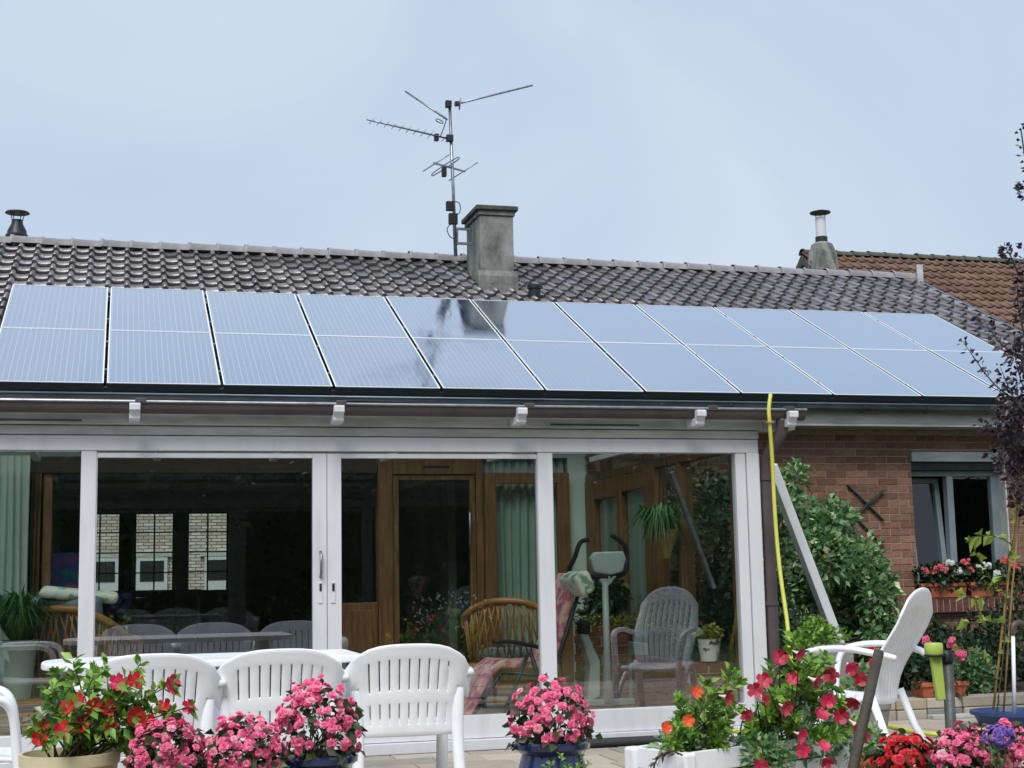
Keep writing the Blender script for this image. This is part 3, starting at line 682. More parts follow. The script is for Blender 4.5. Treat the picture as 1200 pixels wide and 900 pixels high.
# fixed panes, each with its bottom rail
for x0, x1 in ((VL+.12, PXS['l0']), (PXS['r1'], PXS['e0'])):
    quick('bottom_rail', 'white_frame', ver, (x0+.001, x1-.001, G-.014, G+.06, .064, ZB), bevel=.005)
    quick('pane', 'glass', ver, (x0+.001, x1-.001, G+.02, G+.026, ZB+.002, 1.999))
def sliding(x0, x1, s0, s1, y, handle):
    b = MB(); b.box(x0, x0+s0, y, y+.05, .066, 1.985); b.box(x1-s1, x1, y, y+.05, .066, 1.985)
    b.box(x0+s0, x1-s1, y+.001, y+.049, .066, ZB); b.box(x0+s0, x1-s1, y+.001, y+.049, 1.955, 1.985)
    d = b.build('sliding_door', 'white_frame', ver, bevel=.005)
    quick('pane', 'glass', d, (x0+s0+.001, x1-s1-.001, y+.022, y+.028, ZB+.001, 1.954))
    for hx, hz0, hz1, hw in handle:
        b = MB(); b.box(hx-hw/2, hx+hw/2, y-.006, y-.001, hz0, hz1); q = b.build('handle_plate', 'white_frame', d, bevel=.003)
    return d
dl = sliding(PXS['l1']+.001, PXS['mm']-.002, .004, PXS['mm']-PXS['m0']-.002, G-.008, [(1.310, .99, 1.13, .030)])
dr = sliding(PXS['mm']+.002, PXS['r0']-.001, PXS['m1']-PXS['mm']-.002, .004, G-.006, [(1.395, .99, 1.13, .030)])
MB().tube([(1.31, G-.012, 1.165), (1.31, G-.045, 1.185), (1.31, G-.045, 1.31), (1.31, G-.012, 1.33)], .009).build('handle', 'alu', dl, smooth=True)
for d, hx in ((dl, 1.31), (dr, 1.395)): quick('lock_recess', 'dark_metal', d, (hx-.008, hx+.008, G-.0165, G-.0145, 1.07, 1.12))
# roof, gutter and rafter tails
b = MB(); b.prism([(0, G-.07, 2.245), (0, WALL-.4, 2.50), (0, WALL-.4, 2.56), (0, G-.10, 2.30), (0, G-.10, 2.262)], (VL-.2, 0, 0), (4.78, 0, 0)); b.build('roof', 'translucent_roof', ver)
for k in range(7): quick('rafter', 'white_frame', ver, (VL+.1+k*1.0, VL+.16+k*1.0, G+.101, WALL-.42, 2.20, 2.245))
gb = MB(); n = 10; ra = .058
pts = [(math.cos(math.pi+math.pi*k/n)*ra, math.sin(math.pi+math.pi*k/n)*ra*1.2) for k in range(n+1)]+[(math.cos(math.pi*2-math.pi*k/n)*(ra-.005), math.sin(math.pi*2-math.pi*k/n)*(ra-.005)) for k in range(n+1)]
gb.prism([(0, 9.53+a, 2.293+c) for a, c in pts], (VL-.2, 0, 0), (4.80, 0, 0)); vg = gb.build('gutter', 'brown_pvc', ver)
smooth_angle(MB().tube([(VL-.2, 9.469, 2.296), (4.80, 9.469, 2.296)], .010, 8).build('gutter_rim', 'alu', vg))
for uu in (165, 400, 620, 835, 925):
    p = at(uu, 470, Y=9.47); b = MB(); b.box(p.x-.035, p.x+.035, 9.455, 9.52, 2.292, 2.318); b.build('gutter_clip', 'brown_pvc', vg, bevel=.004)
MB().tube(curve_pts([at(a, c, Y=9.49) for a, c in ((-20, 466), (120, 468), (235, 468.5), (380, 471), (420, 470), (560, 474), (600, 473), (800, 477), (860, 476))], 4), .007, 6).build('cable', 'dark_metal', vg, smooth=True)
prof = [(9.62, 2.17), (9.455, 2.17), (9.44, 2.185), (9.44, 2.205), (9.425, 2.225), (9.40, 2.235), (9.40, 2.272), (9.408, 2.28), (9.455, 2.28), (9.462, 2.225), (9.62, 2.225)]
for uu in (158, 398, 613, 823, 931):
    p = at(uu, 487, Y=9.40); b = MB(); b.prism([(0, a, c) for a, c in prof], (p.x-.034, 0, 0), (p.x+.034, 0, 0)); b.build('rafter_tail', 'white_frame', ver, bevel=.004)
quick('return_board', 'soffit', ver, (VR+.025, 4.78, G-.075, G+.10, 2.165, 2.236), bevel=.004)
# downpipe with swan neck
MB().tube(curve_pts([(4.63, 9.53, 2.24), (4.63, 9.55, 2.14), (4.575, 9.64, 2.0), (4.56, 9.68, 1.86), (4.56, 9.68, 1.2), (4.56, 9.68, .02)], 6), .043, 14).build('downpipe', 'brown_pvc', ver, smooth=True)
for zc, hc in ((1.80, .045), (.9, .03)): MB().lathe([(.05, 0), (.05, hc)], (4.56, 9.68, zc), 16).build('pipe_collar', 'brown_pvc', ver)
# inside right wall: oak framing with transom, side glazing
SX = 4.37
sw = MB()
sw.box(SX, SX+.10, 9.83, WALL-.06, 2.03, 2.10)                              # light beam
for y0, y1 in ((13.10, 13.33), (12.32, 12.42), (11.45, 11.72), (10.9, 10.96), (9.83, 9.9)): sw.box(SX-.01, SX+.11, y0, y1, .06, 2.028)
sw.box(SX+.001, SX+.099, 12.421, 13.099, 1.85, 2.028); sw.box(SX+.001, SX+.099, 11.721, 12.319, 1.88, 2.028)
sw.box(SX, SX+.10, 9.83, WALL-.06, 2.25, 2.284)
for yy in (12.8, 11.7, 10.6): sw.box(SX+.001, SX+.099, yy, yy+.08, 2.101, 2.249)
side = sw.build('side_wall', 'oak', ver, bevel=.004)
for q in ((SX+.012, SX+.09, 9.901, 10.899, .06, .40), (SX+.012, SX+.09, 10.961, 11.449, .06, .40), (SX+.012, SX+.09, 11.721, 12.319, .06, .55), (SX+.012, SX+.09, 12.421, 13.099, .06, .55)): quick('parapet', 'mint_wall', side, q)
for y0, y1, z0, z1 in ((12.422, 13.098, .552, 1.849), (11.722, 12.318, .552, 1.879), (10.962, 11.448, .402, 2.028), (9.902, 10.898, .402, 2.028), (11.79, 12.79, 2.102, 2.248), (10.69, 11.69, 2.102, 2.248), (9.84, 10.59, 2.102, 2.248)):
    quick('pane', 'thin_glass', side, (SX+.045, SX+.051, y0, y1, z0, z1))
quick('blind', 'curtain', side, (SX+.06, SX+.064, 12.43, 13.09, .56, 1.84)); quick('blind', 'curtain', side, (SX+.06, SX+.064, 11.73, 12.31, .56, 1.87))
quick('side_wall_left', 'mint_wall', ver, (VL+.02, VL+.08, G+.101, WALL-.06, .052, 2.283))

# ------------------------------------------------------------------ garden furniture
def resin_chair(label, loc, rz, high=False, group=None):
    e = thing('garden_chair', label, 'chair', group=group)
    if high: z0, z1, y0, y1, hw, wing = .37, 1.03, -.19, -.40, .265, .265
    else: z0, z1, y0, y1, hw, wing = .352, .815, -.25, -.325, .262, .335
    ns, pitch, sw_ = 9, (.052 if not high else .047), .0075
    cols = [-hw]
    for k in range(ns):
        c = (k-(ns-1)/2)*pitch; cols += [c-sw_/2, c+sw_/2]
    cols.append(hw); slot = [False]+[i % 2 == 0 for i in range(2*ns-1)]+[False]
    slot = [False]*(2*ns+1)
    for i in range(ns): slot[1+2*i] = True
    if not high:
        w3 = [hw+.025, hw+.052, wing]; cols = [-q for q in w3[::-1]]+cols+w3; slot = [False]*3+slot+[False]*3
    rows = [0, .06, .13, .25, .36, .43, .50, .6, .72, .84, .90, .96, 1.]
    rs = [False, False, True, True, False, False, True, True, True, False, False, False]
    if high: rs = [False, True, True, True, True, False, True, True, True, False, False, False]
    V = []; Fc = []
    for t in rows:
        for x in cols:
            if high: zt = z1-1.2*x*x-14*x**4; wd = .82+.22*math.sin(min(1, t*1.1)*math.pi*.75)
            else: zt = z1-.2*x*x-8.5*x**4; wd = 1-.10*(1-t)
            zb = z0-(.02*math.cos(x*5) if high else 0)
            y = y0+(y1-y0)*(t if not high else t**1.15)+(.55 if not high else .7)*x*x+max(0, abs(x)-.285)*1.1+(.03*math.sin(t*math.pi*1.6) if high else .012*math.sin(t*math.pi))
            dz = -max(0, abs(x)-.29)*.6 if not high else 0
            V.append((x*wd, y, zb+t*(zt-zb)+dz))
    nc_ = len(cols)
    for r in range(len(rows)-1):
        for c in range(nc_-1):
            if slot[c] and rs[r]: continue
            if not high and abs((cols[c]+cols[c+1])/2) > hw and r < 7: continue
            Fc.append((r*nc_+c, r*nc_+c+1, (r+1)*nc_+c+1, (r+1)*nc_+c))
    b = MB(); b.add(V, Fc); o = b.build('backrest', 'plastic', e, smooth=True)
    q = o.modifiers.new('thick', 'SOLIDIFY'); q.thickness = .014; q.offset = 0
    q = o.modifiers.new('bevel', 'BEVEL'); q.width = .003; q.segments = 1; q.limit_method = 'ANGLE'
    # seat
    V = []; Fc = []; n = 10
    for j in range(n+1):
        for i in range(n+1):
            x = -.235+.47*i/n; yy = y0+.03+(.25-y0)*j/n; V.append((x, yy, .405+.18*x*x-.02*math.sin(math.pi*j/n)-.03*max(0, j/n-.85)/.15))
    for j in range(n):
        for i in range(n): Fc.append((j*(n+1)+i, j*(n+1)+i+1, (j+1)*(n+1)+i+1, (j+1)*(n+1)+i))
    b = MB(); b.add(V, Fc); o = b.build('seat', 'plastic', e, smooth=True); q = o.modifiers.new('thick', 'SOLIDIFY'); q.thickness = .022
    for s in (-1, 1):
        if high:
            MB().tube(curve_pts([(s*.25, -.33, .63), (s*.30, -.25, .655), (s*.315, -.05, .685), (s*.31, .15, .67), (s*.29, .24, .61), (s*.27, .27, .40), (s*.275, .30, 0)], 6), .026, 10, flat=.75).build('armrest', 'plastic', e, smooth=True)
            MB().tube([(s*.23, -.16, .42), (s*.24, -.24, .2), (s*.26, -.36, 0)], [.034, .03, .026], 10, flat=.7).build('leg', 'plastic', e, smooth=True)
            MB().tube(curve_pts([(s*.275, .285, .1), (s*.255, .05, .34), (s*.24, -.15, .40)], 5), .02, 8).build('side_brace', 'plastic', e, smooth=True)
        else:
            MB().tube(curve_pts([(s*.312, -.235, .655), (s*.322, -.16, .665), (s*.325, 0, .668), (s*.318, .16, .66), (s*.30, .235, .60), (s*.275, .26, .42), (s*.268, .275, .2), (s*.27, .29, 0)], 6), .034, 12, flat=.62).build('armrest', 'plastic', e, smooth=True)
            MB().tube(curve_pts([(s*.268, -.20, .66), (s*.262, -.225, .55), (s*.255, -.232, .36), (s*.258, -.26, .18), (s*.268, -.31, 0)], 4), .031, 12, flat=.8).build('leg', 'plastic', e, smooth=True)
    e.location = loc; e.rotation_euler = (0, 0, rz)
    return e
resin_chair('low-backed white slatted chair with a clear view of both rear legs, at the table corner', (1.445, 7.60, 0), -.03)
resin_chair('low-backed white slatted chair in the middle of the row at the table', (.775, 7.50, 0), .02)
resin_chair('low-backed white slatted chair half hidden behind the red dipladenia pot', (.165, 7.42, 0), .03)
resin_chair('white chair beside the cream pot, only its rounded armrest showing', (-.685, 7.07, 0), -1.50)
resin_chair('high-backed white reclining chair beside the leafy shrub and brick wall', (4.33, 8.02, 0), .68, high=True)

tb = thing('garden_table', 'long white plastic garden table behind the row of white chairs', 'table', (.45, 8.1, 0))
poly_ = []
X0, X1, Y0, Y1, r1, r2 = -.37, 1.285, 7.72, 8.46, .30, .06
for cx_, cy_, rr, a0 in ((X1-r2, Y1-r2, r2, 0), (X0+r1, Y1-r1, r1, 90), (X0+r1, Y0+r1, r1, 180), (X1-r2, Y0+r2, r2, 270)):
    for k in range(9): t = math.radians(a0+90*k/8); poly_.append((cx_+rr*math.cos(t), cy_+rr*math.sin(t)))
MB().prism([(a, b_, 0) for a, b_ in poly_], (0, 0, .708), (0, 0, .745)).build('tabletop', 'plastic', tb, bevel=.008)
for x in (X0+.28, X1-.2):
    for yy in (Y0+.14, Y1-.14): MB().tube([(x, yy, .707), (x, yy, 0)], [.035, .026], 12).build('leg', 'plastic', tb, smooth=True)

mt = quick('doormat', 'black', None, (3.05, 3.85, 9.36, 9.64, .004, .034), bevel=.01); tag(mt, 'black ribbed doormat lying before the veranda door', 'doormat')

# hose: hangs from the gutter, coils on the terrace and runs on to the stone edging
hp = [at(903, 462, Y=9.44), at(901, 480, Y=9.42), at(902, 497, Y=9.42), at(905, 540, Y=9.45), at(908, 600, Y=9.44), at(913, 660, Y=9.40), at(922, 725, Y=9.3), at(932, 785, Y=9.2), Vector((4.75, 9.15, .12))]
cc = Vector((4.0, 9.0, .03))
for k in range(22):
    t = k*.62+.2; hp.append(cc+Vector((math.cos(t)*(.42-.004*k), math.sin(t)*(.30-.004*k), .008*k/2)))
hp += [Vector((4.9, 9.35, .02)), Vector((5.4, 9.75, .018)), at(1075, 858, Z=.02), at(1132, 858, Z=.02), Vector((7.6, 9.9, .018)), Vector((8.6, 9.7, .018))]
ho = MB().tube(curve_pts(hp, 5), .0145, 8).build('garden_hose', 'hose', None, smooth=True); tag(ho, 'yellow garden hose hanging from the gutter beside the brown downpipe', 'hose')
ti = MB().lathe([(.03, 0), (.032, .006), (.03, .012)], tuple(at(902, 496, Y=9.42)), 12).build('hose_tie', 'bamboo', ho)

bd = MB(); bd.bar(at(903, 545, Y=10.25), at(996, 790, Y=10.6), .075, .09, up=(0, 1, 0))
bd = bd.build('leaning_beam', 'plastic', None, bevel=.006); tag(bd, 'white beam leaning diagonally against the veranda before the leafy shrub', 'beam')

tr_ = thing('trellis', 'dark green crossed wooden trellis fixed on the brick wall', 'trellis', at(1010, 600, Y=WALL-.03))
for k, (a, c) in enumerate((((993, 568), (1036, 610)), ((1036, 574), (985, 618)), ((975, 578), (1030, 634)), ((1036, 634), (1000, 662)))):
    b = MB(); b.bar(at(*a, Y=WALL-.02-.013*(k % 2)), at(*c, Y=WALL-.02-.013*(k % 2)), .012, .028, up=(0, 1, 0))
    b.build('lath', 'green_wood', tr_)

# stakes in the foreground
s1 = MB().tube([at(1030, 764, Y=5.6), at(1015, 830, Y=5.5), at(992, 935, Y=5.4), at(975, 1010, Y=5.35)], .022, 10).build('garden_stake', 'stake_dark', None, smooth=True); tag(s1, 'dark weathered stake leaning among crimson dipladenia flowers', 'stake')
s2 = thing('metal_post', 'grey metal post with a dark cap beside the high-backed chair', 'post', at(1120, 1020, Y=5.4))
MB().tube([at(1110, 774, Y=5.4), at(1117, 900, Y=5.4), at(1122, 1025, Y=5.4)], .0225, 12).build('tube', 'stake', s2, smooth=True)
p = at(1109, 770, Y=5.4); smooth_angle(MB().lathe([(.03, -.02), (.031, .012), (.02, .026)], tuple(p), 12).build('cap', 'dark_metal', s2))
g = thing('plastic_scoop', 'lime green plastic scoop strapped to the grey metal post', 'scoop', at(1098, 820, Y=5.38))
a = at(1083, 752, Y=5.36); c = at(1105, 767, Y=5.36)
b = MB(); b.lathe([(.034, 0), (.038, .01), (.038, .04), (.034, .048)], ((a.x+c.x)/2, 5.36, c.z), 18); smooth_angle(b.build('band', 'lime', g))
b = MB(); P = [at(1090, 768, Y=5.36), at(1102, 768, Y=5.36), at(1107, 820, Y=5.36), at(1098, 821, Y=5.36)]
b.prism(P, (0, -.012, 0), (0, .012, 0)); b.build('tongue', 'lime', g, bevel=.004)
b = MB(); b.lathe([(.039, 0), (.041, .004), (.039, .008)], ((a.x+c.x)/2, 5.36, c.z-.006), 18); b.bar(((a.x+c.x)/2+.036, 5.36, c.z-.003), (p.x, 5.39, c.z-.003), .01, .012); b.build('strap', 'black', g)

# ------------------------------------------------------------------ flowers
def petal(b, az, el, L, w, cup, z0=0, m=0, r0=0.):
    b.mi = m; d = Vector((math.cos(az)*math.cos(el), math.sin(az)*math.cos(el), math.sin(el))); s = Vector((-math.sin(az), math.cos(az), 0)); n = d.cross(s)*-1
    o_ = Vector((0, 0, z0))+d*r0
    vs = [o_, o_+d*L*.5+s*w*.42-n*cup*.3, o_+d*L*.55, o_+d*L*.5-s*w*.42-n*cup*.3, o_+d*L*.9+s*w*.4+n*cup, o_+d*L+n*cup*1.1, o_+d*L*.9-s*w*.4+n*cup]
    b.add(vs, [(0, 2, 1), (0, 3, 2), (1, 2, 5, 4), (2, 3, 6, 5)])
def trumpet(m, s=.036):
    b = MB()
    b.mi = 1; n = 6; prof = [(.004, -.042), (.005, -.03), (.009, -.015), (.013, 0)]; vs = []; fs = []
    for r, z in prof:
        for k in range(n): t = 2*math.pi*k/n; vs.append((r*math.cos(t), r*math.sin(t), z))
    for i in range(3):
        for k in range(n): fs.append((i*n+k, i*n+(k+1) % n, (i+1)*n+(k+1) % n, (i+1)*n+k))
    b.add(vs, fs)
    for k in range(5): petal(b, k*2*math.pi/5, .30, s*1.15, s*.98, -.005, -.002, 0)
    return b.mesh('trumpet_flower', [m, 'fl_throat'])
def bloom(m, s=.02, layers=3):
    b = MB()
    for l in range(layers):
        for k in range(4 if l else 5): petal(b, k*2*math.pi/(4 if l else 5)+l*.7, .15+.42*l, s*(1-.16*l), s*1.05*(1-.1*l), s*.12, 0)
    return b.mesh('double_flower', [m])
FM = {k: trumpet(k) for k in ('fl_red', 'fl_crimson', 'fl_hotpink', 'fl_orange')}
BM_ = {k: bloom(k) for k in ('fl_pink', 'fl_palepink', 'fl_white', 'fl_salmon', 'fl_purple', 'fl_red')}
def face(d):
    return Vector(d).to_track_quat('Z', 'Y').to_euler()
def pot(name, parent, prof, c, m, n=32):
    return smooth_angle(MB().lathe(prof, c, n).build(name, m, parent), 35)
def stems_to(parent, base, tips, r=.004, m='stem', spread=.06):
    b = MB()
    for t in tips:
        s = Vector((base[0]+U(-spread, spread), base[1]+U(-spread, spread), base[2])); t = Vector(t); mid = s.lerp(t, .5)+Vector((U(-.03, .03), U(-.03, .03), .03))
        b.tube(curve_pts([s, mid, t], 4), [r*(1-.6*k/8) for k in range(9)], 5)
    return b.build('stem', m, parent, smooth=True)
def leaf_along(segs, L, Wd, per, droop=.15, spread=.6, off=0.):
    VT = []
    for a, c in segs:
        a, c = np.array(a), np.array(c); t = nrs.uniform(.15, 1.05, (per, 1)); P = a+(c-a)*t
        ax = (c-a)/np.linalg.norm(c-a); D = nrs.normal(size=(per, 3)); D -= (D@ax)[:, None]*ax; D /= np.linalg.norm(D, axis=1, keepdims=True); D = D*spread+ax*.5; P = P+D*off
        VT.append(leaf_arrays(P, D, L, Wd, droop=droop))
    return VT

# red dipladenia in the cream pot
e = thing('dipladenia_plant', 'red dipladenia in a cream pot beside the white table', 'potted plant', (at(70, 888, Y=6).x+.05, 6.05, 0))
pc = Vector((at(82, 888, Y=6.05).x, 6.05, 0)); zr = at(82, 886, Y=5.9).z
pot('pot', e, [(.13, 0), (.165, zr*.6), (.182, zr-.05), (.19, zr-.045), (.192, zr), (.178, zr), (.172, zr-.04), (.01, zr-.045)], (pc.x, pc.y, 0), 'cream_pot')
fl = [(49, 852), (45, 865), (73, 856), (80, 830), (108, 828), (126, 830), (128, 851), (138, 800), (158, 798), (158, 838), (174, 848), (192, 830), (200, 802), (222, 828), (206, 846), (194, 858), (96, 850), (90, 823), (142, 808)]
tips = []
for k, (a, b_) in enumerate(fl):
    p = at(a, b_, Y=U(5.80, 5.98)); tips.append(p)
    m = 'fl_hotpink' if k in (7, 12, 13, 14, 15, 18) else 'fl_red'
    put(FM[m], 'flower', e, p, face((U(-.6, .6), U(-1, -.55), U(-.1, .6))), U(.8, 1.08))
grow = [at(a, b_, Y=U(5.95, 6.2)) for a, b_ in ((66, 786), (62, 808), (86, 775), (108, 795), (114, 782), (125, 780), (165, 777), (150, 805), (187, 805), (60, 855), (40, 850), (178, 868), (165, 872), (185, 880), (100, 862), (140, 866), (118, 845), (160, 855), (75, 840), (90, 868), (170, 825), (148, 826))]
stems_to(e, (pc.x, pc.y, zr-.05), tips+grow, .0055)
segs = []
for t in tips+grow:
    t = np.array(t); b0 = np.array((pc.x+U(-.05, .05), pc.y, zr+.05)); segs.append((b0+(t-b0)*.5, t))
leaf_object('foliage', leaf_along(segs, .058, .5, 26, spread=.8), 'leaf_bright', e)
segs = [(np.array((pc.x+U(-.1, .1), pc.y+U(-.08, .08), zr+.02)), np.array((pc.x+U(-.13, .25), pc.y+U(-.1, .1), zr+U(.1, .25)))) for _ in range(22)]
leaf_object('inner_foliage', leaf_along(segs, .05, .5, 12), 'leaf_shrub', e)

def begonia(label, c, rad, zr, potr, potm, nb=75, kind='fl_pink', group='pots of pink begonia', ht=.16, pots=True, seed=0, loc=None):
    e = thing('begonia_plant', label, 'potted plant', (c[0], c[1], 0), group)
    if pots:
        pot('pot', e, [(potr*.62, 0), (potr*.9, zr*.35), (potr*.98, zr*.62), (potr*.78, zr-.055), (potr*.98, zr-.03), (potr*1.0, zr-.008), (potr*.94, zr), (potr*.86, zr-.02), (.01, zr-.03)], (c[0], c[1], 0), potm)
    P, d = cloud((c[0], c[1], zr+ht*.25), (rad*.95, rad*.95, ht), 420, .5)
    k = P[:, 2] > zr-.03; P, d = P[k], d[k]
    leaf_object('foliage', [leaf_arrays(P, d+nrs.normal(size=P.shape)*.5, .045, .85, droop=.25, nrm=d+np.array([0, 0, .6]))], 'leaf_begonia', e)
    P, d = cloud((c[0], c[1], zr+ht*.30), (rad, rad, ht*1.05), nb*7, .80); n = 0
    for q, dd in zip(P, d):
        if q[2] < zr+.01 or n >= nb*1.5 or dd[1] > .35: continue
        put(BM_['fl_palepink' if kind == 'fl_pink' and rnd.random() < .10 else kind], 'flower', e, Vector(q), face(Vector(dd)+Vector((U(-.5, .5), U(-.7, .2), U(-.3, .5)))), U(.7, 1.15)); n += 1
    tips = [(c[0]+U(-rad, rad)*.7, c[1]+U(-rad, rad)*.5, zr+U(.3, .9)*ht) for _ in range(16)]
    stems_to(e, (c[0], c[1], zr-.03), tips, .004)
    return e
p = at(648, 868, Y=6); begonia('pink begonia in a blue glazed pot, alone on the terrace before the sliding door', (p.x, 6.02), .185, p.z, .165, 'blue_glaze', 85, ht=.20)
p = at(373, 884, Y=6); begonia('pink begonia in a blue glazed pot before the white chairs', (p.x, 6.02), .185, p.z, .165, 'blue_glaze', 95, ht=.23)
p = at(285, 905, Y=5.8); begonia('low mound of pink begonia beside the blue pot, before the middle white chair', (p.x, 5.85), .165, p.z, .14, 'blue_glaze', 80, ht=.16)
p = at(195, 912, Y=5.75); begonia('low mound of pink begonia touching the red dipladenia', (p.x, 5.8), .15, p.z, .13, 'terracotta', 80, ht=.17)
# small sprigs in front of the lone blue pot
e = thing('sprig_plant', 'small green leafy sprigs growing before the lone blue pot', 'plant', (1.75, 5.6, -.1))
pl = [at(a, b_, Y=5.6) for a, b_ in ((657, 886), (645, 893), (640, 899), (665, 897), (686, 878), (690, 893), (680, 898), (655, 905))]
base = at(660, 960, Y=5.6); stems_to(e, tuple(base), pl, .003); leaf_object('foliage', leaf_along([(np.array(base)+.5*(np.array(q)-np.array(base)), np.array(q)) for q in pl], .026, .45, 26), 'leaf_bright', e)

# white planter with shrubby oranges and crimson dipladenia
e = thing('trough_planter', 'white slatted plastic trough planter holding leafy crimson dipladenia', 'planter', (2.8, 6.2, 0))
A = at(803, 884, Y=6.0); B = at(1012, 873, Y=6.45); zt = A.z; A = Vector((A.x, A.y, 0)); ux = Vector((B.x-A.x, B.y-A.y, 0)).normalized(); uy = Vector((-ux.y, ux.x, 0)); LN = 1.05; WD = .36
def trough(o0, l0, l1, w0, w1, z0, z1): return o0+ux*((l0+l1)/2)+uy*((w0+w1)/2)+Vector((0, 0, (z0+z1)/2)), ux*((l1-l0)/2), uy*((w1-w0)/2), Vector((0, 0, (z1-z0)/2))
for (l0, l1, w0, w1) in ((-.02, .05, -.02, .05), (LN-.05, LN+.02, -.02, .05), (-.02, .05, WD-.05, WD+.02), (LN-.05, LN+.02, WD-.05, WD+.02)):
    MB().obox(*trough(A, l0, l1, w0, w1, 0, zt+.005)).build('corner_post', 'plastic', e, bevel=.014, seg=3)
for k in range(3):
    z0 = zt-.085-k*.098; b = MB()
    b.obox(*trough(A, .051, LN-.051, .002, .022, z0, z0+.09)); b.build('slat', 'plastic', e, bevel=.004)
    b = MB(); b.obox(*trough(A, .002, .022, .051, WD-.051, z0, z0+.09)); b.build('slat', 'plastic', e, bevel=.004)
    b = MB(); b.obox(*trough(A, .051, LN-.051, WD-.022, WD-.002, z0, z0+.09)); b.build('slat', 'plastic', e, bevel=.004)
b = MB(); b.obox(*trough(A, .04, LN-.04, .026, WD-.026, zt-.3, zt-.045)); b.build('soil', 'soil', e)
P = thing('orange_flower_plant', 'upright leafy plant with orange blooms in the white trough planter', 'plant', A+ux*.15+uy*.15+Vector((0, 0, zt-.05)))
tp = [at(a, b_, Y=U(6.05, 6.3)) for a, b_ in ((797, 820), (803, 838), (815, 830), (830, 800), (838, 812), (858, 788), (866, 797), (845, 825), (790, 845), (822, 850), (850, 850), (835, 840), (808, 858), (862, 830), (785, 870), (800, 872), (845, 868))]
base = A+ux*.22+uy*.17+Vector((0, 0, zt-.05)); stems_to(P, tuple(base), tp, .005, spread=.12)
leaf_object('foliage', leaf_along([(np.array(base)+.45*(np.array(q)-np.array(base)), np.array(q)) for q in tp], .056, .4, 52, droop=.05, spread=.8), 'leaf_bright', P)
crown('inner_foliage', [(A+ux*(.10+.11*k)+uy*.18+Vector((0, 0, zt+.015)), (.09, .13, .05)) for k in range(4)], 'leaf_shrub', P, per=110, L=.05, Wd=.4)
for a, b_ in ((816, 811), (780, 853), (806, 845)): put(FM['fl_orange'], 'flower', P, at(a, b_, Y=5.98), face((U(-.3, .3), -1, .3)), .75)
q = MB(); pts = [at(a, b_, Y=5.95) for a, b_ in ((800, 885), (785, 880), (770, 890), (765, 905))]; q.tube(curve_pts(pts, 4), .004, 5); dry = q.build('dry_sprig', 'stem', P, smooth=True)
leaf_object('dry_foliage', leaf_along([(np.array(pts[i]), np.array(pts[i+1])) for i in range(3)], .04, .35, 8), 'leaf_plum', P)
P = thing('dipladenia_plant', 'dense crimson-flowered dipladenia overflowing the white trough planter', 'plant', A+ux*.75+uy*.15+Vector((0, 0, zt-.05)))
fl = [(914, 771), (936, 766), (895, 798), (885, 808), (895, 819), (920, 829), (852, 817), (875, 837), (929, 796), (956, 798), (974, 790), (970, 820), (938, 861), (942, 879), (965, 875), (892, 896), (997, 782), (1008, 795), (962, 838), (969, 892), (1003, 850), (1012, 862), (1000, 822), (985, 838)]
tips = []
for k, (a, b_) in enumerate(fl):
    p = at(a, b_, Y=U(5.86, 6.08)); tips.append(p); put(FM['fl_hotpink' if k in (11, 12, 13, 14, 16, 18) else 'fl_crimson'], 'flower', P, p, face((U(-.7, .7), U(-1, -.4), U(-.5, .5))), U(.78, 1.05))
grow = [at(a, b_, Y=U(6.05, 6.5)) for a, b_ in ((930, 752), (945, 757), (950, 775), (905, 780), (925, 805), (945, 810), (900, 835), (915, 845), (880, 855), (900, 870), (930, 840), (950, 850), (975, 805), (985, 820), (960, 780), (980, 860), (1000, 840), (1015, 850), (890, 880), (915, 890), (940, 895), (960, 865), (935, 780), (968, 772), (1020, 880), (910, 815), (925, 870), (880, 840), (990, 880))]
base = A+ux*.72+uy*.17+Vector((0, 0, zt-.05)); stems_to(P, tuple(base), grow+tips[:12], .005, spread=.15)
leaf_object('foliage', leaf_along([(np.array(base)+.5*(np.array(q)-np.array(base))+nrs.normal(size=3)*.03, np.array(q)) for q in grow], .06, .42, 60, droop=.05, spread=.8), 'leaf_bright', P)
crown('inner_foliage', [(at(915, 860, Y=6.3), (.17, .14, .16)), (at(960, 850, Y=6.35), (.16, .14, .17)), (at(900, 890, Y=6.1), (.12, .08, .1)), (at(1000, 870, Y=6.4), (.14, .12, .12))], 'leaf_shrub', P, per=330, L=.05, Wd=.42)

# bottom right border: begonias, purple statice, copper leaves
for (a, b_, Y, r, lab, kd) in ((1135, 905, 5.2, .16, 'pink begonia mound at the foot of the grey metal post', 'fl_pink'), (1185, 902, 5.1, .14, 'pink begonia mound beside purple flowers and blue tub', 'fl_pink'), (1062, 912, 5.3, .13, 'red begonia mound between dark stake and grey post', 'fl_red')):
    p = at(a, b_, Y=Y); begonia(lab, (p.x, Y), r, p.z, .13, 'terracotta', 65, kd, ht=.14, group='border begonias')
e = thing('statice_plant', 'purple-flowered plant beside the pink begonias under the blue tub', 'plant', at(1178, 990, Y=4.9))
P, d = cloud(at(1172, 864, Y=4.9), (.065, .05, .05), 44, .6)
for q, dd in zip(P, d): put(BM_['fl_purple'], 'flower', e, Vector(q), face(Vector(dd)+Vector((0, -.4, .3))), U(.6, .9))
P2 = [at(1172+U(-14, 14), 868+U(-8, 14), Y=4.9) for _ in range(12)]; base = at(1176, 985, Y=4.9); stems_to(e, tuple(base), P2, .003); leaf_object('foliage', leaf_along([(np.array(base)+.3*(np.array(q)-np.array(base)), np.array(q)) for q in P2], .04, .35, 9), 'leaf_shrub', e)
e = thing('coleus_plant', 'copper-leaved plant at the foot of the dark stake', 'plant', at(1035, 990, Y=5.5))
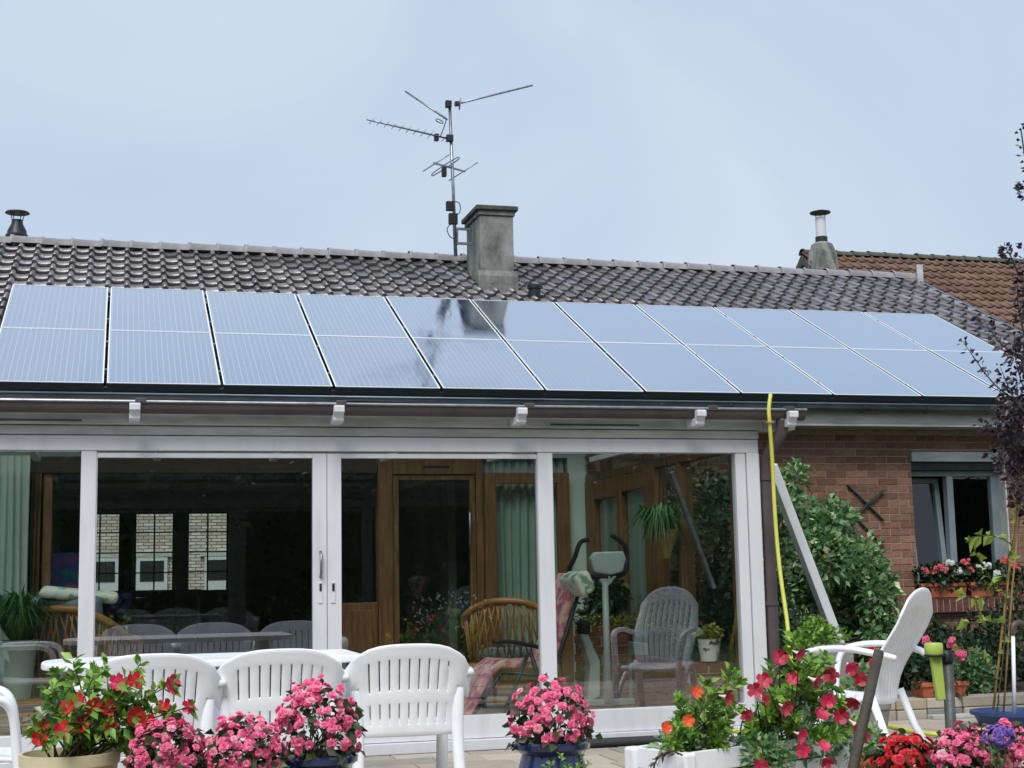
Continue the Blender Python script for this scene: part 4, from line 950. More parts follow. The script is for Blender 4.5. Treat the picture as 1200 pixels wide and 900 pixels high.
tp = [at(1035+U(-26, 28), 885+U(-10, 14), Y=U(5.4, 5.6)) for _ in range(14)]; base = at(1035, 975, Y=5.5); stems_to(e, tuple(base), tp, .004); leaf_object('foliage', leaf_along([(np.array(base)+.55*(np.array(q)-np.array(base)), np.array(q)) for q in tp], .05, .5, 14), 'leaf_copper', e)
# red geranium behind the reclining chair
e = thing('geranium_plant', 'red geranium standing behind the armrest of the high-backed chair', 'potted plant', (at(1018, 850, Y=8.9).x, 8.9, 0))
c = at(1018, 800, Y=8.9); pot('pot', e, [(.09, 0), (.13, .22), (.14, .225), (.14, .26), (.12, .26), (.12, .235), (.01, .23)], (c.x, 8.9, 0), 'grey_planter')
crown('foliage', [((c.x, 8.9, .38), (.17, .17, .14))], 'leaf_shrub', e, per=260, L=.06, Wd=.9)
for a, b_ in ((1020, 764), (1037, 770), (1030, 797), (1045, 796), (1024, 775), (1040, 810)):
    for k in range(5): put(BM_['fl_red'], 'flower', e, at(a+U(-4, 4), b_+U(-4, 4), Y=8.78), face((U(-.5, .5), -1, U(-.2, .6))), U(1.1, 1.6))
stems_to(e, (c.x, 8.9, .25), [at(a, b_, Y=8.85) for a, b_ in ((1020, 764), (1037, 770), (1030, 797), (1045, 796))], .004)

# ------------------------------------------------------------------ right-hand bed
sh = thing('leafy_shrub', 'tall leafy green shrub climbing the brick wall beside the veranda', 'shrub', (6.0, 12.6, .05))
bl = [((932, 558), .10, .16), ((918, 590), .16, .2), ((945, 605), .22, .2), ((975, 610), .22, .2), ((925, 650), .25, .3), ((970, 650), .3, .3), ((1005, 660), .26, .28), ((1025, 690), .22, .28), ((985, 710), .35, .35), ((940, 710), .35, .35), ((1035, 740), .2, .28), ((1000, 760), .35, .32), ((950, 770), .35, .32), ((900, 700), .22, .5), ((895, 640), .14, .4), ((1045, 770), .2, .2)]
blobs = [(at(a, b_, Y=12.55+U(-.35, .3)), (r, r*1.1, r2), (r*r2)/.06) for (a, b_), r, r2 in bl]
crown('crown', blobs, 'leaf_shrub', sh, per=520, L=.09, Wd=.58, shell=.3)
b = MB()
for q in blobs[2:13]: b.tube(curve_pts([(6.0+U(-.1, .1), 12.75, .06), ((6.0+q[0][0])/2, 12.75, q[0][2]*.5+.1), tuple(q[0])], 4), [.03*(1-.08*k) for k in range(9)], 6)
b.build('trunk', 'bark', sh, smooth=True)
e = thing('side_shrub', 'dark leafy shrub growing against the veranda side windows', 'shrub', (5.1, 11.6, .05))
crown('crown', [((5.05+U(-.15, .2), 10.75+.33*k, .55+U(-.1, .1)), (.35, .35, .5)) for k in range(7)]+[((5.05+U(-.15, .2), 10.9+.4*k, 1.25+U(-.1, .1)), (.32, .35, .45)) for k in range(6)]+[((5.1, 11.4+.45*k, 1.8+U(-.15, .1)), (.28, .33, .28)) for k in range(4)], 'leaf_dark', e, per=330, L=.085, Wd=.55, shell=.4)
b = MB()
for k in range(6): b.tube([(5.1, 11.6, .05), (5.1+U(-.1, .1), 11.2+.25*k, .8), (5.1, 10.8+.4*k, 1.6)], [.03, .022, .01], 6)
b.build('trunk', 'bark', e, smooth=True)
# low leafy plant in a grey pot between beam and trough
e = thing('potted_shrub', 'light green leafy plant in a grey concrete pot before the leaning beam', 'potted plant', (at(965, 800, Y=9.9).x, 9.9, 0))
c = at(967, 762, Y=9.9); b = MB(); b.box(c.x-.16, c.x+.16, 9.76, 10.04, .0, c.z+.02); b.box(c.x-.175, c.x+.175, 9.745, 10.055, c.z+.021, c.z+.05); b.build('pot', 'grey_planter', e, bevel=.01)
crown('foliage', [((c.x-.05, 9.9, c.z+.10), (.25, .2, .07)), ((c.x-.1, 9.85, c.z+.14), (.1, .1, .1))], 'leaf_bright', e, per=260, L=.05, Wd=.6)
stems_to(e, (c.x, 9.9, c.z+.05), [(c.x+U(-.2, .15), 9.9+U(-.1, .1), c.z+U(.08, .18)) for _ in range(8)], .004)
# stone edging
ed = thing('stone_edging', 'low stone edging wall along the flower bed', 'edging', (6.5, 10.22, 0))
quick('core', 'joint', ed, (4.70, 9.45, 10.15, 10.30, -.012, .135))
x = 4.68
while x < 9.3:
    l = U(.2, .34)
    for z0, z1 in ((-.01, .068), (.072, .15)):
        quick('stone', 'grey_planter' if rnd.random() < .4 else 'paving', ed, (x+U(0, .01), x+l-.008, 10.13+U(-.006, .006), 10.315, z0, z1), bevel=.008)
    x += l
pk = quick('plank', 'soffit', None, (6.02, 6.55, 10.02, 10.11, .001, .03), bevel=.003); tag(pk, 'short pale plank lying beside the hose before the stone edging', 'plank')
def trough_box(label, x0, x1, y0, y1, z0, z1, cols, group, nfl, ht=.13, cat='flower box', kind=None):
    e = thing('flower_box', label, cat, ((x0+x1)/2, (y0+y1)/2, z0), group)
    b = MB(); t = .012; ym = (y0+y1)/2
    b.add([(x0+.02, y0+.02, z0), (x1-.02, y0+.02, z0), (x1-.02, y1-.02, z0), (x0+.02, y1-.02, z0), (x0, y0, z1), (x1, y0, z1), (x1, y1, z1), (x0, y1, z1), (x0+t, y0+t, z1), (x1-t, y0+t, z1), (x1-t, y1-t, z1), (x0+t, y1-t, z1), (x0+t, y0+t, z1-.03), (x1-t, y0+t, z1-.03), (x1-t, y1-t, z1-.03), (x0+t, y1-t, z1-.03)],
          [(3, 2, 1, 0), (0, 1, 5, 4), (1, 2, 6, 5), (2, 3, 7, 6), (3, 0, 4, 7), (4, 5, 9, 8), (5, 6, 10, 9), (6, 7, 11, 10), (7, 4, 8, 11), (8, 9, 13, 12), (9, 10, 14, 13), (10, 11, 15, 14), (11, 8, 12, 15), (12, 13, 14, 15)])
    b.build('box', 'terracotta', e, bevel=.004)
    quick('rim', 'terracotta', e, (x0-.008, x1+.008, y0-.008, y0-.001, z1-.03, z1+.003), bevel=.003)
    n = max(3, int((x1-x0)/.12))
    crown('foliage', [((x0+(x1-x0)*(k+.5)/n, ym-.02, z1+ht*.35), (.10, .10, ht*.75)) for k in range(n)], 'leaf_dark', e, per=110, L=.055, Wd=.95)
    for k in range(nfl):
        c = Vector((x0+(x1-x0)*(k+.5)/nfl+U(-.03, .03), y0-.03+U(-.02, .05), z1+ht*U(.45, 1.15))); m = cols[k % len(cols)]
        for j in range(9): put(BM_[m], 'flower', e, c+Vector((U(-.035, .035), U(-.03, .02), U(-.03, .03))), face((U(-.5, .5), -1, U(-.2, .6))), U(.8, 1.15))
    stems_to(e, ((x0+x1)/2, ym, z1-.03), [(U(x0, x1), ym+U(-.05, .03), z1+U(.3, .9)*ht) for _ in range(8)], .004)
    return e
zs = WZ0-.003
xa = [at(u_, 690, Y=13.32).x for u_ in (1079, 1133, 1137, 1166, 1168, 1196)]
trough_box('terracotta window box of salmon and white geraniums beneath the tilted casement', xa[0], xa[1], 13.30, 13.45, zs, zs+.145, ['fl_salmon', 'fl_salmon', 'fl_salmon', 'fl_salmon', 'fl_white', 'fl_white', 'fl_salmon'], 'terracotta window boxes', 7, ht=.2)
trough_box('terracotta window box of mostly white geraniums on the brick sill', xa[2], xa[3], 13.30, 13.45, zs, zs+.145, ['fl_salmon', 'fl_white', 'fl_white', 'fl_white'], 'terracotta window boxes', 4, ht=.18)
trough_box('terracotta window box of salmon geraniums at the sill end by the plum tree', xa[4], xa[5], 13.30, 13.45, zs, zs+.145, ['fl_salmon'], 'terracotta window boxes', 2, ht=.2)
a = at(1076, 800, Y=10.2); c = at(1131, 836, Y=10.2)
trough_box('terracotta trough of pink flowers standing on the stone edging', a.x, c.x, 10.14, 10.31, .152, a.z, ['fl_pink'], 'terracotta troughs', 5, ht=.34)
# dark bed plants
for k, (u_, v_, Y, r, rz, m, lab) in enumerate(((1120, 765, 12.2, .35, .3, 'leaf_dark', 'dark leafy bush under the brick sill behind the terracotta trough'), (1160, 760, 11.6, .32, .4, 'leaf_dark', 'dark leafy bush behind the bamboo-staked vine'), (1195, 740, 12.4, .4, .6, 'leaf_dark', 'tall dark bush growing under the end of the window'), (1140, 790, 11.0, .22, .2, 'leaf_shrub', 'mid-green leafy perennial beside the terracotta trough'), (1085, 760, 12.0, .3, .3, 'leaf_dark', 'dark bush below the window behind the white chair'))):
    p = at(u_, v_, Y=Y); e = thing('bed_bush', lab, 'bush', (p.x, Y, .06), 'bushes in the flower bed')
    crown('crown', [((p.x, Y, p.z), (r, r*.8, rz)), ((p.x+U(-.2, .2), Y, p.z*.5), (r, r*.7, rz*.7))], m, e, per=700, L=.075, Wd=.5, shell=.35)
    stems_to(e, (p.x, Y, .05), [(p.x+U(-r, r)*.6, Y+U(-.1, .1), p.z+U(-.1, .6)*rz) for _ in range(7)], .008, spread=.08)
# blue tub, bamboo and vine
e = thing('blue_tub', 'round blue plastic tub with bamboo-staked vine beside the stone edging', 'tub', (at(1180, 840, Y=9.4).x, 9.4, 0))
pb = Vector((at(1182, 838, Y=9.4).x, 9.4, 0)); zr = at(1182, 838, Y=9.1).z
pot('pot', e, [(.20, 0), (.245, zr-.03), (.27, zr-.025), (.27, zr), (.255, zr), (.24, zr-.03), (.01, zr-.05)], tuple(pb), 'blue_plastic')
V_ = thing('vine_plant', 'yellow-green climbing vine tied to bamboo canes in the blue tub', 'plant', (pb.x, pb.y, zr-.03))
MB().tube([at(1164, 832, Y=9.4), at(1180, 690, Y=9.42), at(1197, 548, Y=9.45), at(1200, 530, Y=9.45)], .009, 8).build('bamboo_cane', 'bamboo', V_, smooth=True)
MB().tube([at(1176, 835, Y=9.45), at(1186, 690, Y=9.47), at(1199, 560, Y=9.5)], .007, 8).build('bamboo_cane', 'bamboo', V_, smooth=True)
vines = [[(1168, 835), (1178, 740), (1180, 660), (1186, 640), (1165, 628), (1148, 628), (1130, 632)], [(1180, 660), (1172, 680), (1150, 700), (1125, 696)], [(1186, 640), (1192, 600), (1196, 570)], [(1178, 740), (1160, 728), (1135, 730)], [(1176, 700), (1168, 690), (1150, 660), (1142, 645)], [(1170, 800), (1150, 770), (1125, 760)]]
b = MB(); sg = []
for v_ in vines:
    pts = curve_pts([at(a, c, Y=9.36) for a, c in v_], 4); b.tube(pts, .004, 5); sg += [(np.array(pts[i]), np.array(pts[i+2])) for i in range(2, len(pts)-2, 2)]
b.build('stem', 'stem', V_, smooth=True); leaf_object('foliage', leaf_along(sg, .085, .75, 2, droop=.4), 'leaf_vine', V_)
e = thing('hand_pump', 'white pipe with a brown bent grip standing in the blue tub', 'pipe', at(1190, 836, Y=9.35))
MB().tube([at(1189, 838, Y=9.35), at(1187, 742, Y=9.35)], .014, 10).build('pipe', 'plastic', e, smooth=True)
MB().tube(curve_pts([at(1187, 744, Y=9.35), at(1187, 734, Y=9.35), at(1193, 730, Y=9.35), at(1204, 733, Y=9.35), at(1208, 740, Y=9.35)], 5), .022, 10).build('grip', 'brown_pvc', e, smooth=True)

# ------------------------------------------------------------------ purple plum tree
e = thing('plum_tree', 'purple-leaved plum tree reaching across the roof end', 'tree', (7.35, 9.5, -.33))
tk = [(7.35, 9.5, -.33), (7.30, 9.5, 1.0), (7.2, 9.45, 2.2), (7.1, 9.4, 3.2), (6.95, 9.4, 4.2)]
MB().tube(curve_pts(tk, 5), [.09*(1-.035*k) for k in range(21)], 9).build('trunk', 'bark', e, smooth=True)
tw = [[(1245, 520), (1205, 480), (1165, 450), (1128, 400)], [(1240, 360), (1200, 330), (1186, 303), (1177, 290)], [(1240, 260), (1206, 200), (1196, 150)], [(1245, 590), (1205, 540), (1168, 505), (1147, 498)], [(1245, 470), (1205, 425), (1175, 405), (1150, 372)], [(1240, 560), (1210, 545), (1180, 545), (1160, 530)], [(1245, 500), (1215, 440), (1195, 370), (1192, 330)], [(1240, 600), (1200, 580), (1185, 560), (1172, 540)], [(1245, 560), (1215, 500), (1190, 470), (1172, 430)], [(1240, 420), (1220, 380), (1205, 340), (1200, 290)], [(1240, 620), (1212, 610), (1200, 595), (1188, 585)], [(1246, 480), (1222, 470), (1200, 455), (1185, 400)], [(1250, 540), (1222, 520), (1200, 510), (1180, 480)], [(1240, 300), (1222, 250), (1204, 232), (1198, 215)]]
b = MB(); sg = []
for t_ in tw:
    Y = U(8.9, 9.7); pts = curve_pts([at(a, c, Y=Y) for a, c in t_], 5); b.tube([Vector((7.15, 9.45, pts[0].z-.4))]+pts, [.022]+[.012*(1-.055*k) for k in range(len(pts))], 6)
    sg += [(np.array(pts[i]), np.array(pts[i+1])+1e-4) for i in range(2, len(pts)-1)]
b.build('branch', 'bark', e, smooth=True)
VT = leaf_along(sg, .056, .62, 6, droop=.2, spread=.9, off=.022)
for (a, c), r in (((1205, 420), .16), ((1195, 470), .17), ((1190, 520), .17), ((1205, 560), .18), ((1180, 490), .12), ((1215, 360), .16), ((1230, 480), .35), ((1240, 560), .35), ((1245, 400), .4), ((1260, 300), .4), ((1275, 200), .45), ((1300, 450), .5)):
    P, d = cloud(at(a, c, Y=9.3), (r, r, r*1.3), int(1150*r), .3); VT.append(leaf_arrays(P, d+nrs.normal(size=P.shape)*.7, .052, .6, droop=.2))
leaf_object('crown', VT, 'leaf_plum', e)

# ------------------------------------------------------------------ inside the veranda
def rattan(label, loc, rz, sc=1., back=True):
    e = thing('rattan_chair', label, 'armchair')
    rail = [(.30, .30, .50), (.34, .15, .60), (.35, -.1, .63), (.31, -.27, .72), (.16, -.34, .80), (0, -.355, .82), (-.16, -.34, .80), (-.31, -.27, .72), (-.35, -.1, .63), (-.34, .15, .60), (-.30, .30, .50)]
    rl = curve_pts(rail, 5); MB().tube(rl, .024, 10).build('top_rail', 'rattan', e, smooth=True)
    base = [(.30, .30, .36), (.31, .1, .36), (.30, -.15, .36), (.24, -.27, .36), (0, -.31, .36), (-.24, -.27, .36), (-.30, -.15, .36), (-.31, .1, .36), (-.30, .30, .36)]
    bl_ = curve_pts(base, 6); MB().tube(bl_, .018, 8).build('seat_ring', 'rattan', e, smooth=True)
    b = MB(); n = 34
    for k in range(n+1):
        i = int(k/n*(len(rl)-1)); j = int(max(0, min(1, k/n+.05))*(len(bl_)-1)); b.tube([rl[i], bl_[j]], .007, 5); j = int(max(0, min(1, k/n-.05))*(len(bl_)-1)); b.tube([rl[i], bl_[j]], .007, 5)
    b.build('cane_lattice', 'rattan', e, smooth=True, kind='stuff')
    for sx, sy in ((-.27, -.25), (.27, -.25), (-.29, .29), (.29, .29)): MB().tube([(sx, sy, .36), (sx*1.04, sy*1.05, 0)], .02, 8).build('leg', 'rattan', e, smooth=True)
    b = MB()
    for z in (.10, .2): b.tube([(-.29, .29, z), (.29, .29, z), (.27, -.26, z), (-.27, -.26, z), (-.29, .29, z)], .012, 6)
    b.build('stretcher', 'rattan', e, smooth=True)
    MB().box(-.26, .26, -.25, .28, .375, .46).build('seat_cushion', 'cushion_blue', e, bevel=.03, smooth=True, seg=3)
    if back: b = MB(); b.obox((0, -.24, .69), (.25, 0, 0), (0, .05, .02), (0, -.06, .20)); b.build('back_cushion', 'cushion_blue', e, bevel=.04, smooth=True, seg=3)
    e.location = loc; e.scale = (sc, sc, sc); e.rotation_euler = (0, 0, rz); return e
p = at(92, 790, Y=11.3)
rattan('rattan armchair with blue-grey cushions behind the end of white table', (p.x, 11.3, .05), -.35, sc=1.13)
fc = MB(); fc.obox(at(93, 697, Y=11.05), (.27, .03, -.03), (0, .14, .01), (.01, 0, .035)); fc = fc.build('floral_cushion', 'cushion_floral', None, bevel=.03, smooth=True, seg=3); tag(fc, 'pale floral cushion lying on the rattan armchair by the veranda post', 'cushion')
p = at(600, 800, Y=11.7)
rattan('rattan armchair behind the pink-padded folding lounger', (p.x, 11.6, .05), -.45, sc=1.1, back=False)
lo = thing('folding_lounger', 'folding lounger with pink floral pad inside the veranda', 'lounger', (3.0, 10.6, .05))
LY = 10.45
pp = [at(a, c, Y=LY) for a, c in ((679, 672), (672, 690), (662, 725), (652, 762), (640, 778), (615, 780), (588, 778), (572, 792), (560, 815), (549, 840))]
b = MB(); prof = []
for i, q in enumerate(pp):
    d = (pp[min(i+1, len(pp)-1)]-pp[max(i-1, 0)]).normalized(); nn = Vector((-d.z, 0, d.x)); prof.append((q, nn))
b.prism([q+n_*-.028 for q, n_ in prof]+[q+n_*.028 for q, n_ in prof[::-1]], (0, -.0, 0), (0, .48, 0)); b.build('pad', 'cushion_pink', lo, bevel=.015)
pd = MB(); pd.obox(at(676, 684, Y=LY-.03), (.055, 0, .03), (0, .22, 0), (-.03, 0, .075)); pd.build('head_pillow', 'cushion_floral', lo, bevel=.03, seg=3, smooth=True)
for yy in (LY-.03, LY+.50):
    f = lambda a, c: at(a, c, Y=yy)
    b = MB(); b.tube([f(684, 676), f(655, 770), f(640, 792), f(588, 788), f(552, 842)], .016, 8); b.tube([f(618, 768), f(590, 838)], .016, 8); b.tube([f(622, 765), f(645, 838)], .016, 8); b.build('frame', 'dark_metal', lo, smooth=True)
    b = MB(); b.tube(curve_pts([f(578, 752), f(600, 752), f(625, 757), f(652, 764)], 4), .026, 10, flat=.6); b.build('armrest', 'dark_metal', lo, smooth=True)
el = thing('exercise_bike', 'grey exercise bike with curved black handlebars inside the veranda', 'exercise bike', (3.45, 11.0, .05))
EY = 10.75
f = lambda a, c, dy=0: at(a, c, Y=EY+dy)
b = MB(); b.prism([f(691, 655), f(697, 647), f(730, 646), f(733, 655), f(729, 670), f(715, 674), f(696, 671)], (0, -.02, 0), (0, .05, 0)); b.build('console', 'light_grey', el, bevel=.012)
b = MB(); b.prism([f(700, 675), f(722, 675), f(714, 686), f(706, 686)], (0, -.01, 0), (0, .05, 0)); b.build('console_neck', 'light_grey', el, bevel=.006)
MB().tube([f(709, 682), f(711, 760), f(712, 822)], [.024, .026, .05], 12).build('mast', 'light_grey', el, smooth=True)
MB().tube(curve_pts([f(690, 632, -.1), f(680, 636, -.1), f(674, 652, -.1), f(668, 672, -.05), (f(700, 676)), f(712, 676)], 5), .018, 10).build('handlebar', 'black', el, smooth=True)
MB().tube(curve_pts([f(716, 627, .1), f(731, 638, .1), f(735, 655, .1), f(731, 672, .05), f(714, 676)], 5), .018, 10).build('handlebar', 'black', el, smooth=True)
b = MB(); b.prism([f(678, 742), f(687, 742), f(702, 775), f(702, 815), f(686, 825), f(690, 780)], (0, -.04, 0), (0, .09, 0)); b.build('shroud', 'light_grey', el, bevel=.015)
b = MB(); b.bar(f(680, 824, -.12), f(740, 822, .2), .08, .05); b.build('base', 'light_grey', el, bevel=.012)
b = MB(); b.lathe([(.012, 0), (.05, .02), (.055, .1), (.03, .12)], tuple(f(684, 745)), 12); b.build('saddle_post', 'dark_metal', el)
# brick planters
def brick_planter(label, x0, x1, y0, y1, z0, z1):
    e = thing('brick_planter', label, 'planter', ((x0+x1)/2, (y0+y1)/2, z0))
    quick('mortar_core', 'mortar_white', e, (x0+.008, x1-.008, y0+.008, y1-.008, z0, z1-.03))
    c = 0; z = z0
    while z+.06 < z1:
        o_ = (c % 2)*.115; x = x0-o_
        while x < x1-.02:
            a_, b_ = max(x, x0), min(x+.218, x1)
            if b_-a_ > .03: quick('brick', 'brick_in', e, (a_, b_, y0, y0+.1, z, z+.062))
            x += .23
        yy = y0+.108-o_*.0+(.0 if c % 2 else .05)
        while yy < y1-.02:
            b_ = min(yy+.21, y1)
            if b_-yy > .03: quick('brick', 'brick_in', e, (x0, x0+.1, yy, b_, z, z+.062))
            yy += .222
        z += .075; c += 1
    quick('soil', 'soil', e, (x0+.1, x1-.01, y0+.1, y1-.01, z1-.04, z1-.012)); return e
pa = at(692, 735, Y=11.3)
brick_planter('tall red brick planter with white mortar behind the exercise bike', pa.x, 4.05, 11.35, 11.75, .052, pa.z)
brick_planter('low red brick planter along the veranda side wall', 4.06, 4.345, 9.95, 11.30, .052, .50)
def house_plant(label, c, blobs, m, per, L, Wd, potp=None, potm='terracotta', name='house_plant', droop=.3):
    e = thing(name, label, 'plant', c)
    if potp: pot('pot', e, potp, c, potm, 24)
    crown('foliage', blobs, m, e, per=per, L=L, Wd=Wd, droop=droop, shell=.3)
    stems_to(e, c, [Vector(q[0]) for q in blobs for _ in (0, 1)], .006); return e
house_plant('yellow-green trailing plant on the tall brick planter', (3.72, 11.5, pa.z-.03), [((pa.x+.10*k, 11.38, pa.z+.03), (.10, .08, .06)) for k in range(7)]+[((pa.x-.05, 11.3, pa.z-.2), (.06, .05, .2))], 'leaf_moss', 120, .035, .5)
q = at(830, 735, Y=10.55)
house_plant('big dark green bushy plant on the low brick planter', (4.2, 10.6, .47), [((4.2, 10.6, q.z), (.15, .35, .2)), ((4.2, 10.75, q.z+.15), (.15, .3, .16)), ((4.2, 10.4, q.z-.1), (.14, .22, .12))], 'leaf_hedge', 900, .05, .35)
house_plant('leafy dark plants standing along the veranda side windows', (4.2, 12.3, .06), [((4.15, 12.3, .75), (.18, .5, .25)), ((4.1, 11.95, .95), (.14, .3, .2))], 'leaf_dark', 600, .09, .4)
q = at(856, 785, Y=10.02)
house_plant('small plant in a white patterned pot by the veranda corner', (4.21, 10.03, .50), [((4.21, 10.03, .70), (.10, .09, .06))], 'leaf_moss', 220, .04, .6, [(.065, 0), (.085, .15), (.09, .16), (.075, .16), (.01, .14)], 'white_pot')
house_plant('plant in a teal glazed pot on the low brick planter', (4.2, 10.38, .50), [((4.2, 10.38, .68), (.10, .1, .1))], 'leaf_dark', 200, .05, .4, [(.06, 0), (.09, .09), (.08, .12), (.07, .12), (.01, .1)], 'teal_glaze')
def blades(name, base, n, L, spread, m, parent, droop=.6):
    b = MB()
    for k in range(n):
        t = U(0, 6.28); l = L*U(.6, 1.1); o_ = Vector((math.cos(t), math.sin(t), 0))*spread*U(.2, 1); p0 = Vector(base)+o_*.12; p1 = p0+o_*.5+Vector((0, 0, l*.7)); p2 = p0+o_*1.1+Vector((0, 0, l*(1-droop*U(.2, 1))))
        s = Vector((-math.sin(t), math.cos(t), 0))*.006
        b.add([p0-s, p0+s, p1-s*1.2, p1+s*1.2, p2], [(0, 1, 3, 2), (2, 3, 4)])
    return b.build(name, m, parent, kind='stuff')
hb = thing('hanging_basket', 'hanging basket with grassy spider plant by the oak side windows', 'hanging plant', at(778, 655, Y=10.9))
c = at(780, 625, Y=10.9); smooth_angle(MB().lathe([(.03, -.2), (.075, -.05), (.09, .03), (.08, .03), (.01, .0)], tuple(c), 18).build('basket', 'bamboo', hb))
b = MB()
for k in range(3): t = k*2.1; b.tube([c+Vector((.085*math.cos(t), .085*math.sin(t), .03)), (c.x, c.y, 2.28)], .004, 5)
b.build('cord', 'dark_metal', hb); blades('foliage', c+Vector((-.05, -.05, .02)), 230, .28, .34, 'grass', hb, droop=1.7)
gp = thing('grass_plant', 'tall green grass plant in a pale green pot beside the mint curtain', 'potted plant', (at(22, 790, Y=11.0).x, 11.0, .05))
c = at(22, 750, Y=11.0); pot('pot', gp, [(.09, .30), (.125, c.z-.10), (.14, c.z-.05), (.12, c.z-.05), (.01, c.z-.08)], (c.x, 11.0, .05), 'curtain'); blades('foliage', c+Vector((0, 0, -.03)), 420, .48, .36, 'grass', gp, droop=.8)
st = thing('rattan_stool', 'slatted rattan stool carrying the pale green plant pot', 'stool', (c.x, 11.0, .05))
for k in range(7): quick('slat', 'rattan', st, (c.x-.3, c.x+.3, 10.72+k*.08, 10.78+k*.08, .325, .348), bevel=.006)
for k in range(3): MB().tube([(c.x-.29, 10.73, .12+.07*k), (c.x+.29, 10.73, .12+.07*k)], .014, 8).build('rung', 'rattan', st, smooth=True)
for sx in (-.28, .28):
    for sy in (10.74, 11.24): MB().tube([(c.x+sx, sy, .32), (c.x+sx, sy, .05)], .02, 8).build('leg', 'rattan', st, smooth=True)
al = MB(); al.bar(at(786, 553, Y=10.35), at(836, 690, Y=10.35), .03, .06, up=(0, 1, 0)); al = al.build('aluminium_rail', 'alu', None, bevel=.004); tag(al, 'long aluminium rail leaning inside the veranda side window', 'rail')
# living room
sb = thing('sideboard', 'dark wooden open sideboard in the living room', 'sideboard', (.6, 17.0, .03))
SY = 17.0; sa, sc_ = at(112, 693, Y=SY), at(235, 755, Y=SY)
for q in ((sa.x, sc_.x, SY, SY+.4, sa.z-.03, sa.z), (sa.x, sc_.x, SY, SY+.4, .30, .33), (sa.x, sa.x+.03, SY, SY+.4, .03, sa.z-.031), (sc_.x-.03, sc_.x, SY, SY+.4, .03, sa.z-.031), ((sa.x+sc_.x)/2+.3, (sa.x+sc_.x)/2+.33, SY, SY+.4, .331, sa.z-.031), (sa.x+.03, sc_.x-.03, SY+.38, SY+.4, .03, .29)): quick('board', 'shelf_wood', sb, q)
ft = thing('flower_bouquet', 'purple bouquet wrapped in clear film on the rattan side of sideboard', 'bouquet', at(146, 740, Y=14.6))
P, d = cloud(at(142, 708, Y=14.6), (.13, .1, .12), 24, .5)
for q, dd in zip(P, d): put(BM_['fl_purple'], 'flower', ft, Vector(q), face(Vector(dd)+Vector((0, -.5, .3))), U(1.2, 2.0))
smooth_angle(MB().lathe([(.05, 0), (.16, .25), (.2, .36)], tuple(at(148, 745, Y=14.6)), 14).build('wrap', 'thin_glass', ft)); MB().lathe([(.06, -.75), (.08, 0)], tuple(at(148, 745, Y=14.6)), 12).build('stand', 'shelf_wood', ft)
def art_material():
    m = bpy.data.materials.new('painted_canvas'); m.use_nodes = True; t = m.node_tree; b = t.nodes['Principled BSDF']; n = t.nodes.new('ShaderNodeTexNoise'); n.inputs['Scale'].default_value = 3.2; n.inputs['Detail'].default_value = 2
    r = t.nodes.new('ShaderNodeValToRGB'); e_ = r.color_ramp.elements; e_[0].position = .35; e_[0].color = (*lin('1f8a8a'), 1); e_[1].position = .62; e_[1].color = (*lin('9a4aa0'), 1); q = e_.new(.48); q.color = (*lin('2f55a8'), 1)
    t.links.new(n.outputs[0], r.inputs[0]); t.links.new(r.outputs[0], b.inputs['Base Color']); return m
M['canvas'] = art_material()
a, c = at(60, 648, Y=14.0), at(97, 695, Y=14.0)
pt = thing('painting', 'blue and purple canvas on a dark stand behind the rattan armchair', 'painting', ((a.x+c.x)/2, 14.0, .03)); quick('canvas', 'canvas', pt, (a.x, c.x, 14.0, 14.03, c.z, a.z), bevel=.003); quick('stand', 'shelf_wood', pt, (a.x+.1, c.x-.1, 14.031, 14.1, .03, a.z))

# ------------------------------------------------------------------ neighbours
nh = thing('neighbour_house', 'neighbouring house with weathered brown tiled roof and stubby chimney', 'house', (20, 29, -.34))
nx0 = 14.75; nr = at(1000, 299.5, Y=29); NA = math.radians(38.5); nca, nsa = math.cos(NA), math.sin(NA)
def nroof(x, s, off=0): return Vector((x, nr.y-s*nca-off*nsa, nr.z-s*nsa+off*nca))
b = MB(); b.prism([nroof(0, 0, -.05), nroof(0, 5.0, -.05), nroof(0, 5.0, -.2), (0, nr.y, nr.z-.25), (0, 2*nr.y-nroof(0, 5.0).y, nroof(0, 5, -.2).z), (0, 2*nr.y-nroof(0, 5.0).y, nroof(0, 5, -.05).z)], (nx0, 0, 0), (26, 0, 0)); nro = b.build('roof', 'dark_slab', nh)
quick('wall', 'brick', nh, (nx0+.15, 25.8, nroof(0, 4.7).y, 2*nr.y-nroof(0, 4.7).y, -.34, nroof(0, 5).z+.1))
ntm = tile_mesh('roof_tile', .235, .34, .04, 'old_tile'); ntv = np.array([v.co for v in ntm.vertices]); ntf = [tuple(p.vertices) for p in ntm.polygons]
more = MB(); nn_ = 0
for r in range(14):
    s = .02+.34*(r+1); x = nx0+.05
    while x < 25.6:
        p = nroof(x, s, .0); uu, vv, _ = pix(p); v_lim = 318 if uu < 1068 else 325+(uu-1066)*.51
        if uu < 1210 and vv < v_lim+12 and nn_ < 300: put(ntm, 'roof_tile', nro, p, (NA+U(-.015, .015), 0, U(-.012, .012))); nn_ += 1
        else:
            c_, s_ = math.cos(NA), math.sin(NA); more.add([(p.x+a, p.y+b_*c_-c*s_, p.z+b_*s_+c*c_) for a, b_, c in ntv], ntf)
        x += .235
more.build('roof_tile_field', 'old_tile', nro, kind='stuff')
b2 = MB(); vs = []; fs = []; n = 7
for (xx, rr) in ((0, .13), (.04, .135), (.06, .12), (.43, .11)):
    for k in range(n): t = math.pi*k/(n-1); vs.append((xx, math.cos(t)*rr*1.1, math.sin(t)*rr))
for i in range(3):
    for k in range(n-1): fs.append((i*n+k, i*n+k+1, (i+1)*n+k+1, (i+1)*n+k))
